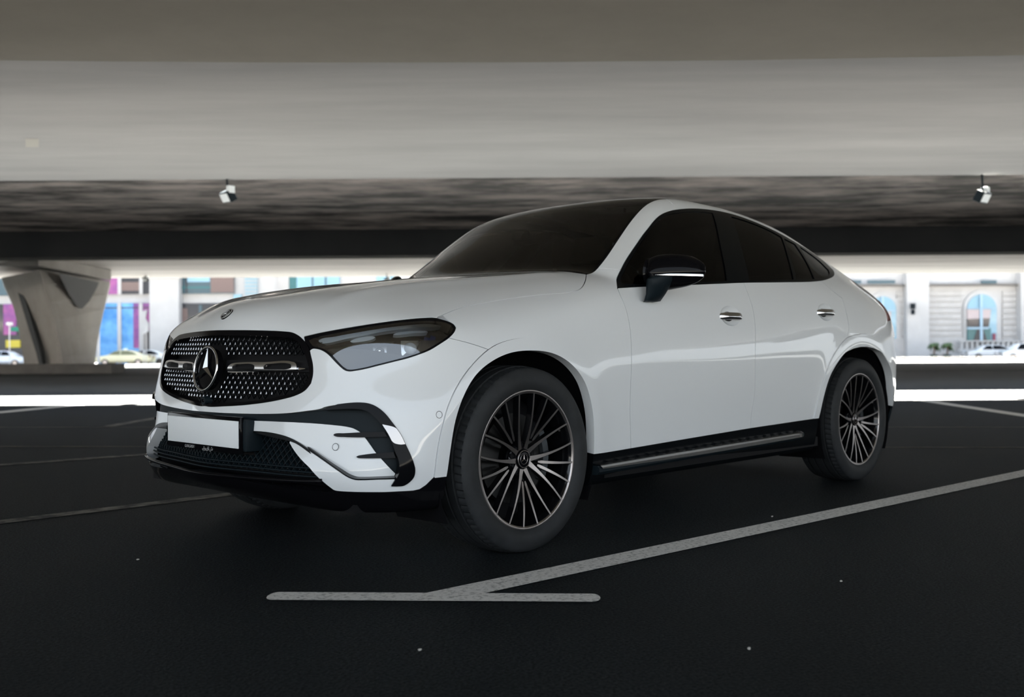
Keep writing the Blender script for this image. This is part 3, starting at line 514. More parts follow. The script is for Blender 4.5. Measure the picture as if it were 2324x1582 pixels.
# fender
FE=np.vstack([seam,[(-.1,.6),(.1,.3),(.66,.3)],crom(sd('doorff'),False)[::-1],[(.80,1.13),(.79,1.156),(.60,1.180),(-.1,1.3),(-.5,1.1),(-.45,.92),(-.385,.905)]])
above=lambda off:(lambda P:zsill(P[:,0])+off-P[:,2])
HC=[np.array([(x+rx*math.cos(a),z+rz_*math.sin(a)) for a in np.linspace(0,2*math.pi,40)[:-1]]) for x,z,rx,rz_ in ((1.472,.955,.088,.050),(2.455,.993,.086,.049))]
nohc=[OUT(side,c,.0,g_side) for c in HC]
nowin=OUT(side,WIN,.001,g_win); noroof=OUT(top,ROOFG,.001,g_roof)
fender=sk('fender',fx(IN(side,FE,-G,lambda P:.62-P[:,1]),above(0),nohood,nohl,nowin,noroof,OUT(side,AFO,.0008,g_side)),M['white'],mode='both',levels=1)
FD=np.vstack([crom(sd('doorff'),False),[(.67,.3),(1.654,.3)],crom(sd('doorfr'),False)[::-1],[(1.69,1.22),(.86,1.16),(.80,1.13)]])
door_f=sk('front_door',fx(IN(side,FD,-G,g_door),above(0),nowin,nohc[0]),M['white'],mode='both',levels=1)
RD=np.vstack([crom(sd('doorfr'),False),[(1.654,.3),(2.6,.3),(2.72,.6),(2.70,.86)],crom(sd('doorrr'),False)[::-1],[(2.4,1.22),(1.69,1.22)]])
door_r=sk('rear_door',fx(IN(side,RD,-G,g_door),above(0),nowin,nohc[1],OUT(side,ARO,.0008,g_side)),M['white'],mode='both',levels=1)
TL=crom([(3.30,.955),(3.34,1.00),(3.40,1.075),(3.45,1.09),(3.9,1.09),(3.9,1.0),(3.6,.985),(3.42,.965)])
BS=np.vstack([[(.60,1.180),(.79,1.156),(.82,1.14),(2.4,1.23)],crom(sd('doorrr'),False),[(2.70,.86),(2.87,.5),(3.20,.5),(3.30,.60),(3.95,.60),(3.95,1.8),(.5,1.8)]])
notl=OUT(side,TL,.001,lambda P:3.2-P[:,0])
tg=lambda P:np.minimum(P[:,1]-.60,P[:,0]-3.05)  # inside tailgate zone: use complement
TGP=np.array([(3.05,-.2),(4.2,-.2),(4.2,.60),(3.55,.60),(3.3,.53),(3.05,.515)])
notg=OUT(top,TGP,.0017)
body=sk('body_side',fx(IN(side,BS,-G),nowin,noroof,notl,notg,OUT(side,ARO,.0008,g_side),lambda P:.42-P[:,1]),M['white'],mode='both',levels=1)
tail=sk('tailgate',fx(IN(top,TGP,0),noroof,lambda P:.62-P[:,2],notl),M['white'])
rb=sk('rear_bumper',fx(IN(side,[(3.05,.42),(3.95,.42),(3.95,.596),(3.30,.596),(3.2,.5),(3.05,.5)]),OUT(side,ARO,.0008,g_side)),M['white'])
sk('rear_lower_trim',fx(IN(side,[(3.05,.1),(3.95,.1),(3.95,.418),(3.05,.418)]),OUT(side,ARI,0,g_side)),M['plastic'],off=.004)
sk('tail_light',fx(IN(side,TL,0,lambda P:3.2-P[:,0]),lambda P:.3-P[:,1]),M['red'],mode='both',levels=1,off=.002)
# arch mouldings
zarc=lambda z0:(lambda P:z0-P[:,2])
for nm,I_,O_,zz in (('front',AFI,AFO,None),('rear',ARI,ARO,None)):
    bot=(lambda P:np.where(P[:,0]<0,.34,.357)-P[:,2]) if nm=='front' else (lambda P:np.where(P[:,0]<2.9,.402,.42)-P[:,2])
    sk('arch_moulding',fx(IN(side,O_,-.0008,g_side),OUT(side,I_,0,g_side),bot),M['white'],mode='both',levels=1,off=.006,skirt=.045)
# black lower band: chin, sill, behind wheels
sk('side_skirt',fx(lambda P:P[:,2]-zsill(P[:,0])+.002,OUT(side,AFI,0,g_side),OUT(side,ARI,0,g_side),lambda P:.38-P[:,0],lambda P:P[:,0]-2.42,lambda P:.5-P[:,1]),M['trimblack'],mode='both',levels=1,off=.004,skirt=.03)
LIP=np.vstack([[(-1.2,.328),(-.62,.328),(-.48,.318),(-.35,.308),(-.2,.300),(-.05,.296)],dg('white_bot')[12:],[(.9,.34),(.9,.1),(-1.2,.1)]])
sk('front_lip',fx(IN(diag,LIP,.001),lambda P:P[:,0]+.36,OUT(side,AFI,0,g_side)),M['gloss'],levels=1,off=.004,skirt=.03)
# bumper inserts
blade=np.vstack([crom(bandt[8:],False),crom(dg('blade_in'),False)])
bl=sk('bumper_blade',fx(IN(diag,blade,.0005,g_f2)),M['gloss'],mode='both',levels=3,off=.008,skirt=.06)
duct=np.vstack([[(-1.2,.57)],crom(bandt[:-1],False),[tuple(dg('blade_in')[0])],[tuple(dg('band_bot')[0])],crom(dg('band_bot'),False),[tuple(dg('plateside')[-1]),(-1.2,.50)]])
sk('bumper_duct',fx(IN(diag,duct,.008,g_f2)),M['plastic'],levels=1,off=lambda V:-.012-dW(V[:,1]),skirt=.0)
for k in ('fin_upper','fin_lower'): sk('duct_fin',fx(IN(diag,crom(dg(k)),.0,g_f2)),M['gloss'],mode='both',levels=3,off=lambda V:.011-dW(V[:,1]),skirt=.03)
chrome=sk('blade_accent',fx(IN(diag,crom(dg('chrome_bit')),0,g_f2),IN(diag,blade,-.001,g_f2)),M['pin'],mode='both',levels=3,off=.0095,skirt=.004)
BLK=np.vstack([[(-1.2,.52)],dg('plateside')[-1:],crom(dg('intake_top'),False),[(.05,.36),(.05,.25),(-1.2,.25)]])
sk('intake_backing',fx(IN(diag,BLK,.01,g_f2),lambda P:P[:,0]+.50),M['dark'],levels=0,off=-.055,skirt=0)
strip=np.vstack([crom(dg('intake_top'),False),[tuple(dg('strip_bot')[0])],crom(dg('strip_bot'),False)])
sk('bumper_channel',fx(IN(diag,strip,.001,g_f2)),M['trimblack'],mode='both',levels=3,off=.0015,skirt=.035)
# inner shell so that gaps read dark
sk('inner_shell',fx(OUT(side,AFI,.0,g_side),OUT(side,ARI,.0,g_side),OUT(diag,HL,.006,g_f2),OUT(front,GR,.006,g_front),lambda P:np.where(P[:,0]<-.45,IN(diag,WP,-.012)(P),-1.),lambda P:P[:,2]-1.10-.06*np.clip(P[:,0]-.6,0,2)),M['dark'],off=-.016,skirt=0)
# ---- glazing ----
PF=crom(sd('pane_front'));PR=crom(sd('pane_rear'));PX=crom(sd('pane_fixed'));PQ=crom(sd('pane_quarter'))
holes=[OUT(side,q,0,g_win) for q in (PF,PR,PX,PQ)]
trim=sk('window_trim',fx(IN(side,WIN,-.0005,g_win),*holes),M['trimblack'],mode='both',levels=1,off=.001,skirt=.012)
for nm,q in (('front_window',PF),('rear_window',PR),('fixed_window',PX),('quarter_window',PQ)):
    sk(nm,fx(IN(side,q,.001,g_win)),M['glass'],mode='both',levels=0,off=-.004,skirt=0)
sk('windscreen',fx(IN(top,WSG,.0,g_roof)),M['ws'],levels=0,off=-.001,skirt=0)
sk('roof_glass',fx(IN(top,ROOFG,-.001,g_roof),OUT(top,WSG,.0015,g_roof),lambda P:.56-P[:,0]),M['gloss'],levels=1,off=-.001,skirt=.012)
# cowl under the windscreen base, cabin liner under roof
sk('cowl',fx(IN(top,[(.38,-.2),(.40,.4),(.50,.66),(.60,.74),(.64,.69),(.56,.5),(.50,.3),(.50,-.2)],0,lambda P:1.0-P[:,2])),M['dark'],levels=1,off=-.006,skirt=.0)

# ---------------- car parts ----------------
def xF(y,z,off=0,fn=Fb):
    y=np.atleast_1d(np.abs(np.asarray(y,float)));z=np.atleast_1d(np.asarray(z,float))+0*y;a=np.full(y.shape,-1.3);b=np.full(y.shape,.1)
    for _ in range(36):
        m=(a+b)/2;v=fn(m,y,z)>off;a=np.where(v,m,a);b=np.where(v,b,m)
    return (a+b)/2
def yS(x,z,off=0,fn=Fb):
    x=np.atleast_1d(np.asarray(x,float));z=np.atleast_1d(np.asarray(z,float))+0*x;a=np.full(x.shape,1.3);b=np.full(x.shape,.0)
    for _ in range(36):
        m=(a+b)/2;v=fn(x,m,z)>off;a=np.where(v,m,a);b=np.where(v,b,m)
    return (a+b)/2
def frame(p):   # local frame on skin at p (visible side y<0 mirrored from |y|); columns right, up, normal
    q=np.array([[p[0],abs(p[1]),p[2]]]);n=grad(Fb,q)[0];n[1]*=(1 if p[1]>=0 else -1)
    if abs(p[1])<1e-6:n[1]=0
    n=Vector(n).normalized();r=Vector((0,0,1)).cross(n).normalized();u=n.cross(r)
    m=Matrix((r,u,n)).transposed().to_4x4();m.translation=Vector(p);return m
def child(o,p): o.parent=p; return o
def skin2(name,fields,m,parents,**k):
    a=skin(name,fields,m,None,mode='both',**k)
    for o,p in zip(a,parents): o.parent=p
    return a
# grille
grille=sk('grille',[IN(front,GR,.004,g_front)],M['dark'],off=-.05,skirt=0)
kg=lambda *a,**k:skin(*a,parent=grille,**k)
kg('grille_frame',[IN(front,GR,0,g_front),OUT(front,GRI,0,g_front)],M['gloss'],levels=2,off=.002,skirt=.045)
nodes=[];PZ=.0187;PY=.0305
for j in range(16):
    z=.597+j*PZ
    for i in range(-20,21):
        nodes.append(((i+(j%2)*.5)*PY,z,j,i))
ny=np.array([q[:2] for q in nodes]);d_=sdf(np.abs(ny)*[1,1],GRI)
ex=np.hypot(ny[:,0],ny[:,1]-.728)
bar_=(np.abs(ny[:,1]-.742)<.027)&(np.abs(ny[:,0])>.05)
NX=xF(ny[:,0],ny[:,1],-.012)
ok=(d_<-.012)&(ex>.106)&~bar_
# lattice of thin webs between nodes
V=[];F=[]
def web(a,b,w=.0022,dp=.012):
    a=Vector(a);b=Vector(b);t=(b-a).normalized();n=Vector((-1,0,0));s=t.cross(n)*w/2;k=len(V)
    for p in (a,b):
        for q in (s,-s): V.append(p+q);V.append(p+q-n*dp)
    F.extend([(k,k+2,k+6,k+4),(k,k+4,k+5,k+1),(k+2,k+3,k+7,k+6)])
idx={(q[2],q[3]):n for n,q in enumerate(nodes)}
ok2=(d_<-.0)&(ex>.09)&~bar_
for n,q in enumerate(nodes):
    if not ok2[n]: continue
    j,i=q[2],q[3]
    for m in ((j+1,i),(j+1,i-1) if j%2==0 else (j+1,i+1)):
        k=idx.get(m)
        if k is not None and ok2[k]: web((NX[n]+.005,*ny[n]),(NX[k]+.005,*ny[k]),.0016,.005)
o=mesh_obj('grille_lattice',V,F,M['trimblack'],grille); o['kind']='stuff'
sv=[];sf=[]
for k in range(3):
    a=math.pi/2+k*2*math.pi/3;L=.0092 if k==0 else .0072;w=.0018
    c,s_=math.cos(a),math.sin(a);b=len(sv)
    sv+=[(0,0,.004),(c*L,s_*L,.002),(-s_*w+c*.001,c*w+s_*.001,0),(s_*w+c*.001,-c*w+s_*.001,0),(c*L-s_*w*.5,s_*L+c*w*.5,0),(c*L+s_*w*.5,s_*L-c*w*.5,0)]
    sf+=[(b,b+2,b+4,b+1),(b,b+1,b+5,b+3),(b+1,b+4,b+5)]
pin0=None; rest=[]
vis=[(n,-ny[n][0]) for n in range(len(nodes)) if ok[n]]; vis.sort(key=lambda t:-t[1])
for c,(n,_) in enumerate(vis):
    m=frame((NX[n],ny[n][0],ny[n][1]))
    if c<300:
        if pin0 is None: pin0=mesh_obj('star_pin',sv,sf,M['pin'],grille); o=pin0
        else: o=pin0.copy(); COL.objects.link(o)
        o.matrix_local=m
    else: rest.append(m)
V=[];F=[]
for m in rest:
    k=len(V);V+=[m@Vector(v) for v in sv];F+=[tuple(i+k for i in f) for f in sf]
if V:
    o=mesh_obj('star_pins',V,F,M['pin'],grille); o['kind']='stuff'
# chrome louvre bars with two slots each
bar=crom(front(O['bar']));ha=crom(front(O['bar_hole_a']));hb=crom(front(O['bar_hole_b']))
for o in skin('grille_bar',[IN(front,bar,0,g_front),OUT(front,ha,0,g_front),OUT(front,hb,0,g_front)],M['satin'],grille,mode='both',levels=3,off=lambda V:.003+.006*np.sqrt(np.clip(1-((V[:,2]-.744)/.0245)**2,0,1)),skirt=.02,geon=True): pass
skin('bar_tip',[IN(front,front(O['bar_spike']),0,g_front)],M['chrome'],grille,mode='both',levels=3,off=.004,skirt=.01)
BK=np.array([(.085,.722),(.085,.765),(.53,.765),(.555,.722)]);skin('bar_housing',[IN(front,BK,0,g_front)],M['dark'],grille,mode='both',levels=1,off=-.012,skirt=.01)
# star emblem
ec=(xF(0,.728)[0]-.014,0,.728); em=bpy.data.objects.new('emblem',None); 
V,F=lathe([(0.0,0),(.083,0),(.083,-.02),(.0,-.02)],48)
emb=mesh_obj('emblem',V,F,M['gloss'],car)
fm=frame((ec[0],0,.728)); rot=Matrix.Rotation(math.pi/2,4,'X')   # local -Y of lathe faces out
emb.matrix_local=fm@Matrix.Translation((0,0,-.002))@rot
def ring_mesh(R,r,n=64,m=12,e=1.0):
    V=[];F=[]
    for i in range(n):
        a=2*math.pi*i/n
        for j in range(m):
            b=2*math.pi*j/m;V.append(((R+r*math.cos(b))*math.cos(a),(R+r*math.cos(b))*math.sin(a),r*e*math.sin(b)))
    for i in range(n):
        for j in range(m): F.append((i*m+j,((i+1)%n)*m+j,((i+1)%n)*m+(j+1)%m,i*m+(j+1)%m))
    return V,F
def star_mesh(R,w,h):
    V=[(0,0,h)];F=[]
    for k in range(3):
        a=math.pi/2+k*2*math.pi/3;V.append((R*math.cos(a),R*math.sin(a),h*.25))
    for k in range(3):
        a=math.pi/2+(k+.5)*2*math.pi/3;V.append((w*math.cos(a),w*math.sin(a),0))
    for k in range(3): F+=[(0,1+k,4+k),(0,4+k,1+(k+1)%3)]
    return V,F
def to_emb(o): o.parent=emb; o.matrix_local=rot.inverted()@Matrix.Translation((0,0,.008)); return o
V,F=ring_mesh(.086,.0055); to_emb(mesh_obj('emblem_ring',V,F,M['chrome'],None,True))
V,F=star_mesh(.084,.0150,.013); to_emb(mesh_obj('emblem_star',V,F,M['satin'],None))
# hood badge
bp=newton(Fb,np.array([[-.772,0.0001,.945]]),4)[0]; fb=frame((bp[0],0,bp[2]))
V,F=lathe([(0,0),(.029,0),(.0295,-.003),(.0,-.0035)],32); bd=mesh_obj('hood_badge',V,F,M['gloss'],car); bd.matrix_local=fb@rot
V,F=ring_mesh(.0275,.0016,40,6);q=mesh_obj('badge_ring',V,F,M['silver'],bd,True); q.matrix_local=rot.inverted()@Matrix.Translation((0,0,.004))
V,F=ring_mesh(.016,.0011,32,6);q=mesh_obj('badge_ring',V,F,M['silver'],bd,True); q.matrix_local=rot.inverted()@Matrix.Translation((0,0,.004))
V,F=star_mesh(.016,.0028,.003);q=mesh_obj('badge_star',V,F,M['silver'],bd); q.matrix_local=rot.inverted()@Matrix.Translation((0,0,.004))
# front camera at the grille foot
bm=bmesh.new(); cp=(xF(0,.606)[0]-.012,0,.606); tube(bm,[(cp[0]+.03,0,.604),(cp[0],0,.604)],[.019,.016],20); o=bm_obj('front_camera',bm,M['plastic'],car,True,.7)
bm=bmesh.new(); tube(bm,[(cp[0],0,.604),(cp[0]-.004,0,.604)],[.008,.005],14); bm_obj('camera_lens',bm,M['gloss'],o,True,.7)
# headlights
LN=crom(diag(O['lens']))
hlp=skin('headlight',[IN(diag,HL,.005,g_f2)],M['gloss'],car,mode='both',levels=1,off=-.055,skirt=0)
skin2('lamp_rim',[IN(diag,HL,-.0002,g_f2),OUT(diag,LN,0,g_f2)],M['gloss'],hlp,levels=2,off=-.001,skirt=.045)
skin2('lens',[IN(diag,LN,.001,g_f2)],M['lens'],hlp,levels=1,off=-.002,skirt=0)
dl=crom(diag(O['drl']));nn=len(dl)
skin2('light_guide',[IN(diag,crom(diag(O['drl'])),0,g_f2)],M['drl'],hlp,levels=3,off=-.014,skirt=.02)
for k in ('drl_lower','drl_upper'): skin2('marker_light',[IN(diag,crom(diag(O[k])),0,g_f2)],M['drl'],hlp,levels=3,off=-.022,skirt=.02)
lowr=np.vstack([diag(O['bezel'])[[0,1,3,6,8,9,11]],[LN[LN[:,1].argmin()]]])
BZ=crom(diag(O['bezel']))
shelf=np.vstack([diag(O['bezel'])[[11,12,13,14,15,16]],crom(diag(O['lens']))[75:140:5]])
skin2('lamp_bezel',[IN(diag,LN,-.003,g_f2),OUT(diag,BZ,0,g_f2),lambda P:P[:,2]-(.835+.06*(P[:,0]+.6))],M['interior'],hlp,levels=2,off=-.034,skirt=.015)
for sgn,par in ((-1,hlp[0]),(1,hlp[1])):
    for (x,y,z),rx,rz_,mm in (((-.514,.838,.814),.024,.022,M['lens']),((-.616,.770,.803),.018,.015,M['lens'])):
        m=frame((x,sgn*y,z)); bm=bmesh.new(); bmesh.ops.create_uvsphere(bm,u_segments=24,v_segments=14,radius=1)
        bmesh.ops.transform(bm,matrix=m@Matrix.Translation((0,0,-.047))@Matrix.Diagonal((rx,rz_,.02,1)),verts=bm.verts)
        bm_obj('projector_lens',bm,M['drl'] if rx>.020 else M['chrome'],par,True)
        bm=bmesh.new(); box(bm,(0,0,-.055),(rx*2.9,rz_*2.7,.02),M=m,bev=.004); bm_obj('projector_housing',bm,M['pin'] if rx<.020 else M['satin'],par,True,.6)
    for (x,y,z) in ((-.456,.861,.835),(-.43,.868,.842)):
        m=frame((x,sgn*y,z)); bm=bmesh.new(); box(bm,(0,0,-.04),(.022,.045,.008),M=m@Matrix.Rotation(-.35*-sgn,4,'Z'),bev=.002); bm_obj('blue_reflector',bm,M['blue'],par,True,.6)
# number plate
px_=-.886
bm=bmesh.new(); box(bm,(px_+.010,0,.4805),(.016,.562,.140),bev=.004); pl=bm_obj('plate_holder',bm,M['gloss'],car,True,.6)
bm=bmesh.new(); box(bm,(px_+.05,0,.480),(.075,.61,.122),bev=.012); bm_obj('plate_mount',bm,M['plastic'],pl,True,.6)
bm=bmesh.new(); box(bm,(px_,0,.4835),(.004,.540,.103),bev=.0018); bm_obj('number_plate',bm,M['plate'],pl,True,.6)
def text(s,loc,size,m,parent,rot=(math.pi/2,0,-math.pi/2),name='lettering',sx=1,ext=.0006):
    c=bpy.data.curves.new(name,'FONT');c.body=s;c.size=size;c.align_x='CENTER';c.align_y='CENTER';c.extrude=ext;c.resolution_u=3
    t_=bpy.data.objects.new(name,c);me=bpy.data.meshes.new_from_object(t_);o=bpy.data.objects.new(name,me);bpy.data.objects.remove(t_);COL.objects.link(o);o.location=loc;o.rotation_euler=rot;o.scale=(sx,1,1);me.materials.clear();me.materials.append(m);o.parent=parent;return o
text('GARGASH',(px_-.0005,.095,.4195),.017,M['silver'],pl,sx=.95)
text('\u0642\u0631\u0642\u0627\u0634'[::1],(px_-.0005,-.045,.4195),.020,M['silver'],pl,sx=1.2)
# parking sensors
for i,(x,y,z) in enumerate(((-.760+.0,.683,.458),(-.461,.921,.565))):
    for sgn in (-1,1):
        p=newton(Fb,np.array([[x,y,z]]),3,-dW(y) if z<.5 else 0)[0]; m=frame((p[0],sgn*p[1],p[2]))
        V,F=ring_mesh(.0125,.0009,28,6); o=mesh_obj('parking_sensor',V,F,M['dark'],car,True); o.matrix_local=m@Matrix.Translation((0,0,.0016 if z<.5 else 0))
for sgn in (-1,1):
    m=frame((-.841+.03,sgn*.401,.472)); V,F=ring_mesh(.012,.0022,28,8); o=mesh_obj('parking_sensor',V,F,M['plastic'],car,True); o.matrix_local=m
# lower intake honeycomb + slats
V=[];F=[]
for j in range(9):
    for i in range(-24,25):
        y=(i+(j%2)*.5)*.030;z=.352+j*.0165
        if abs(y)<.27 and z>.40: continue
        if abs(y)>.62 or z>.49-.0*abs(y) or (abs(y)>.50 and z>.455-(abs(y)-.5)*.9): continue
        for di in (0,-1 if j%2==0 else 1):
            y2=(i+di+((j+1)%2)*.5)*.030;z2=z+.0165
            a=xF(y,z,-.040)[0];b=xF(y2,z2,-.040)[0];web((a,y,z),(b,y2,z2),.003,.012)
o=mesh_obj('intake_mesh',V,F,M['plastic'],car); o['kind']='stuff'
for k,z in enumerate((.345,.36,.375)):
    ys=np.linspace(-.62,.62,41);xs=xF(ys,z,-.028);bm=bmesh.new();tube(bm,[(a,b,z) for a,b in zip(xs,ys)],.0035,6);bm_obj('intake_slat',bm,M['plastic'],car,True)
# splitter edge
ys=np.linspace(-.66,.66,61);xs=xF(ys,.322,.003);bm=bmesh.new();tube(bm,[(a-.004,b,.323+.012*(abs(b)/.66)**2) for a,b in zip(xs,ys)],.009,8);bm_obj('splitter_edge',bm,M['gloss'],car,True)
# running boards
for sgn in (-1,1):
    n=40;bm=bmesh.new();rings=[]
    for i in range(n+1):
        t=i/n;x=.40+t*1.83;y=.962-.006*(2*t-1)**2-.05*max(0,(t-.93)/.07)**2;z=.285+.032*t;w=.075
        rings.append([bm.verts.new((x,sgn*yy,zz)) for yy,zz in ((y-w,z+.022),(y-.012,z+.022),(y,z+.012),(y,z-.004),(y-.012,z-.016),(y-w,z-.02))])
    for A,B in zip(rings,rings[1:]):
        for k in range(6): bm.faces.new((A[k],A[(k+1)%6],B[(k+1)%6],B[k]))
    bm.faces.new(rings[0]);bm.faces.new(rings[-1]); rbd=bm_obj('running_board',bm,M['plastic'],car,True,.6)
    bm=bmesh.new();rr=[]
    for i in range(n+1):
        t=i/n;x=.415+t*1.80;y=.964-.006*(2*t-1)**2-.05*max(0,(t-.93)/.07)**2;z=.292+.032*t;h=.004+.012*math.sin(min(1,t*1.6+.05)*math.pi/2)*(1 if t<.96 else (1-t)/.04*.8+.2)
        rr.append([bm.verts.new((x,sgn*yy,zz)) for yy,zz in ((y-.045,z+.019),(y-.012,z+.0185),(y+.003,z+.008),(y+.003,z+.008-h),(y-.02,z+.004-h))])
    for A,B in zip(rr,rr[1:]):
        for k in range(4): bm.faces.new((A[k],A[k+1],B[k+1],B[k]))
    bm_obj('step_trim',bm,M['satin'],rbd,True,.6)
    for i in range(22):
        t=(i+.5)/22;bm=bmesh.new();box(bm,(.46+t*1.70,sgn*.925,.310+.032*t),(.022,.035,.006),bev=.002);bm_obj('rubber_stud',bm,M['rubber'],rbd)
# door handles
for (x,y,z),pr in (((1.472,.924,.953),door_f),((2.453,.930,.991),door_r)):
    for sgn,par in ((-1,pr[0]),(1,pr[1])):
        m=frame((x,sgn*float(yS(x,z)[0]),z));
        bm=bmesh.new();n=18;R=[]
        for i in range(n+1):
            t=i/n*2-1;xx=t*.098;e_=max(0.02,1-abs(t)**5)**.5;lift=-.004+.022*(1-t**4)
            R.append([bm.verts.new(m@Vector((xx,.019*math.cos(q)*(.45+.55*e_)-.002,.011*math.sin(q)*e_+lift))) for q in [k*2*math.pi/14 for k in range(14)]])
        for A,B in zip(R,R[1:]):
            for k in range(14): bm.faces.new((A[k],A[(k+1)%14],B[(k+1)%14],B[k]))
        bm.faces.new(R[0]);bm.faces.new(R[-1]); bm_obj('door_handle',bm,M['chrome'],par,True,.9)
for c,(x,z,rx,rz_),pr in ((HC[0],(1.472,.955,.088,.050),door_f),(HC[1],(2.455,.993,.086,.049),door_r)):
    skin2('handle_cup',[IN(side,c,.0,g_side)],M['white'],pr,levels=2,off=lambda V:-.020*np.clip(1-((V[:,0]-x)/rx)**2-((V[:,2]-z)/rz_)**2,0,1)**.8,skirt=0,geon=True)
# mirrors
for sgn in (-1,1):
    def mp(x,y,z): return (x,sgn*y,z)
    bm=bmesh.new();R=[];n=22
    for i in range(n+1):
        t=i/n;y=.875+t*.215;cx=.862+.085*t+.05*t*t;zc=1.141+.004*t
        e_=math.sqrt(max(0,1-abs(2*t-1.02)**3.2)) if t<.98 else .12
        e_=max(e_,.62*(1-t*5) if t<.2 else 0)
        w=.072*e_;hu=.082*max(.05,1-abs((t-.40)/.62)**2.3)**.5;hd=.098*e_*(1-.42*t)
        R.append([bm.verts.new(mp(cx+w*(-math.sin(a)) if math.sin(a)>0 else cx+.45*w*(-math.sin(a)),y,zc+(hu if math.cos(a)>0 else hd)*math.cos(a))) for a in [k*2*math.pi/24 for k in range(24)]])
    for A,B in zip(R,R[1:]):
        for k in range(24): bm.faces.new((A[k],A[(k+1)%24],B[(k+1)%24],B[k]))
    bm.faces.new(R[0]);bm.faces.new(R[-1]); mir=bm_obj('door_mirror',bm,M['gloss'],car,True,.9)
    bm=bmesh.new()   # chrome / indicator strip along the seam
    pts=[]
    R=[]
    for i in range(17):
        t=.30+.70*i/16;y=.875+t*.215;cx=.862+.085*t+.05*t*t;e_=math.sqrt(max(0,1-abs(2*t-1.02)**3.2)) if t<.98 else .2;w=.072*e_+.0015
        hh=.0045*min(1,(i+.5)/6)
        R.append([bm.verts.new(mp(cx-w*s_,y,1.128-.004*t+hh*k)) for s_,k in ((1,1),(1.01,0),(1,-1))])
    for A,B in zip(R,R[1:]):
        for k in range(2): bm.faces.new((A[k],A[k+1],B[k+1],B[k]))
    bm_obj('turn_signal',bm,M['chrome'],mir,True)
    bm=bmesh.new();R=[]   # stalk
    for (x,y,z,a,b) in ((.815,.905,1.005,.035,.010),(.82,.925,1.010,.055,.022),(.825,.940,1.04,.060,.032),(.830,.950,1.075,.072,.040),(.838,.958,1.105,.084,.046),(.845,.965,1.118,.075,.04)):
        R.append([bm.verts.new(mp(x+a*math.cos(q),y+b*math.sin(q),z)) for q in [k*2*math.pi/16 for k in range(16)]])
    for A,B in zip(R,R[1:]):
        for k in range(16): bm.faces.new((A[k],A[(k+1)%16],B[(k+1)%16],B[k]))
    bm.faces.new(R[0]);bm.faces.new(R[-1]);bm_obj('mirror_stalk',bm,M['plastic'],mir,True,.9)
    bm=bmesh.new();box(bm,mp(.945,.975,1.142),(.006,.14,.08),rz=sgn*-.25,bev=.002);bm_obj('mirror_glass',bm,M['chrome'],mir)
# ---- wheels ----
RT=.3685;TW=.1275
def tyre_geo():
    half=[(.262,-.100),(.270,-.112),(.285,-.122),(.305,-.1275),(.325,-.1265),(.342,-.122),(.352,-.117),(.3585,-.110)]
    tread=[];gr=[(-.071,.006),(-.026,.0065),(.026,.0065),(.071,.006)]
    ys=[-.105,-.098,-.090,-.078]
    prof=list(half);crown=lambda y:RT-.010*(abs(y)/.11)**3
    for y in ys: prof.append((crown(y),y))
    for g,d in gr:
        for dy,dd in ((-d,0),(-d*.8,.007),(d*.8,.007),(d,0)): prof.append((crown(g+dy)-dd,g+dy))
        if g<.07: prof.append((crown(g+.0225),g+.0225))
    for y in ys[::-1]: prof.append((crown(y),-y))
    prof+=[(r,-y) for r,y in half[::-1]]
    n=4*74;V=[];m=len(prof)
    for k in range(n):
        t=2*math.pi*k/n
        for j,(r,y) in enumerate(prof):
            rr=r
            if k%4==0 and .076<=abs(y)<.107 and r>.3575: rr-=.005
            V.append((rr*math.cos(t+ (0.012*(abs(y)-.1)/.03 if r>.345 else 0)),y,rr*math.sin(t+(0.012*(abs(y)-.1)/.03 if r>.345 else 0))))
    F=[]
    for k in range(n):
        for j in range(m-1):
            a=k*m+j;d=((k+1)%n)*m+j;F.append((a,a+1,d+1,d))
    return V,F
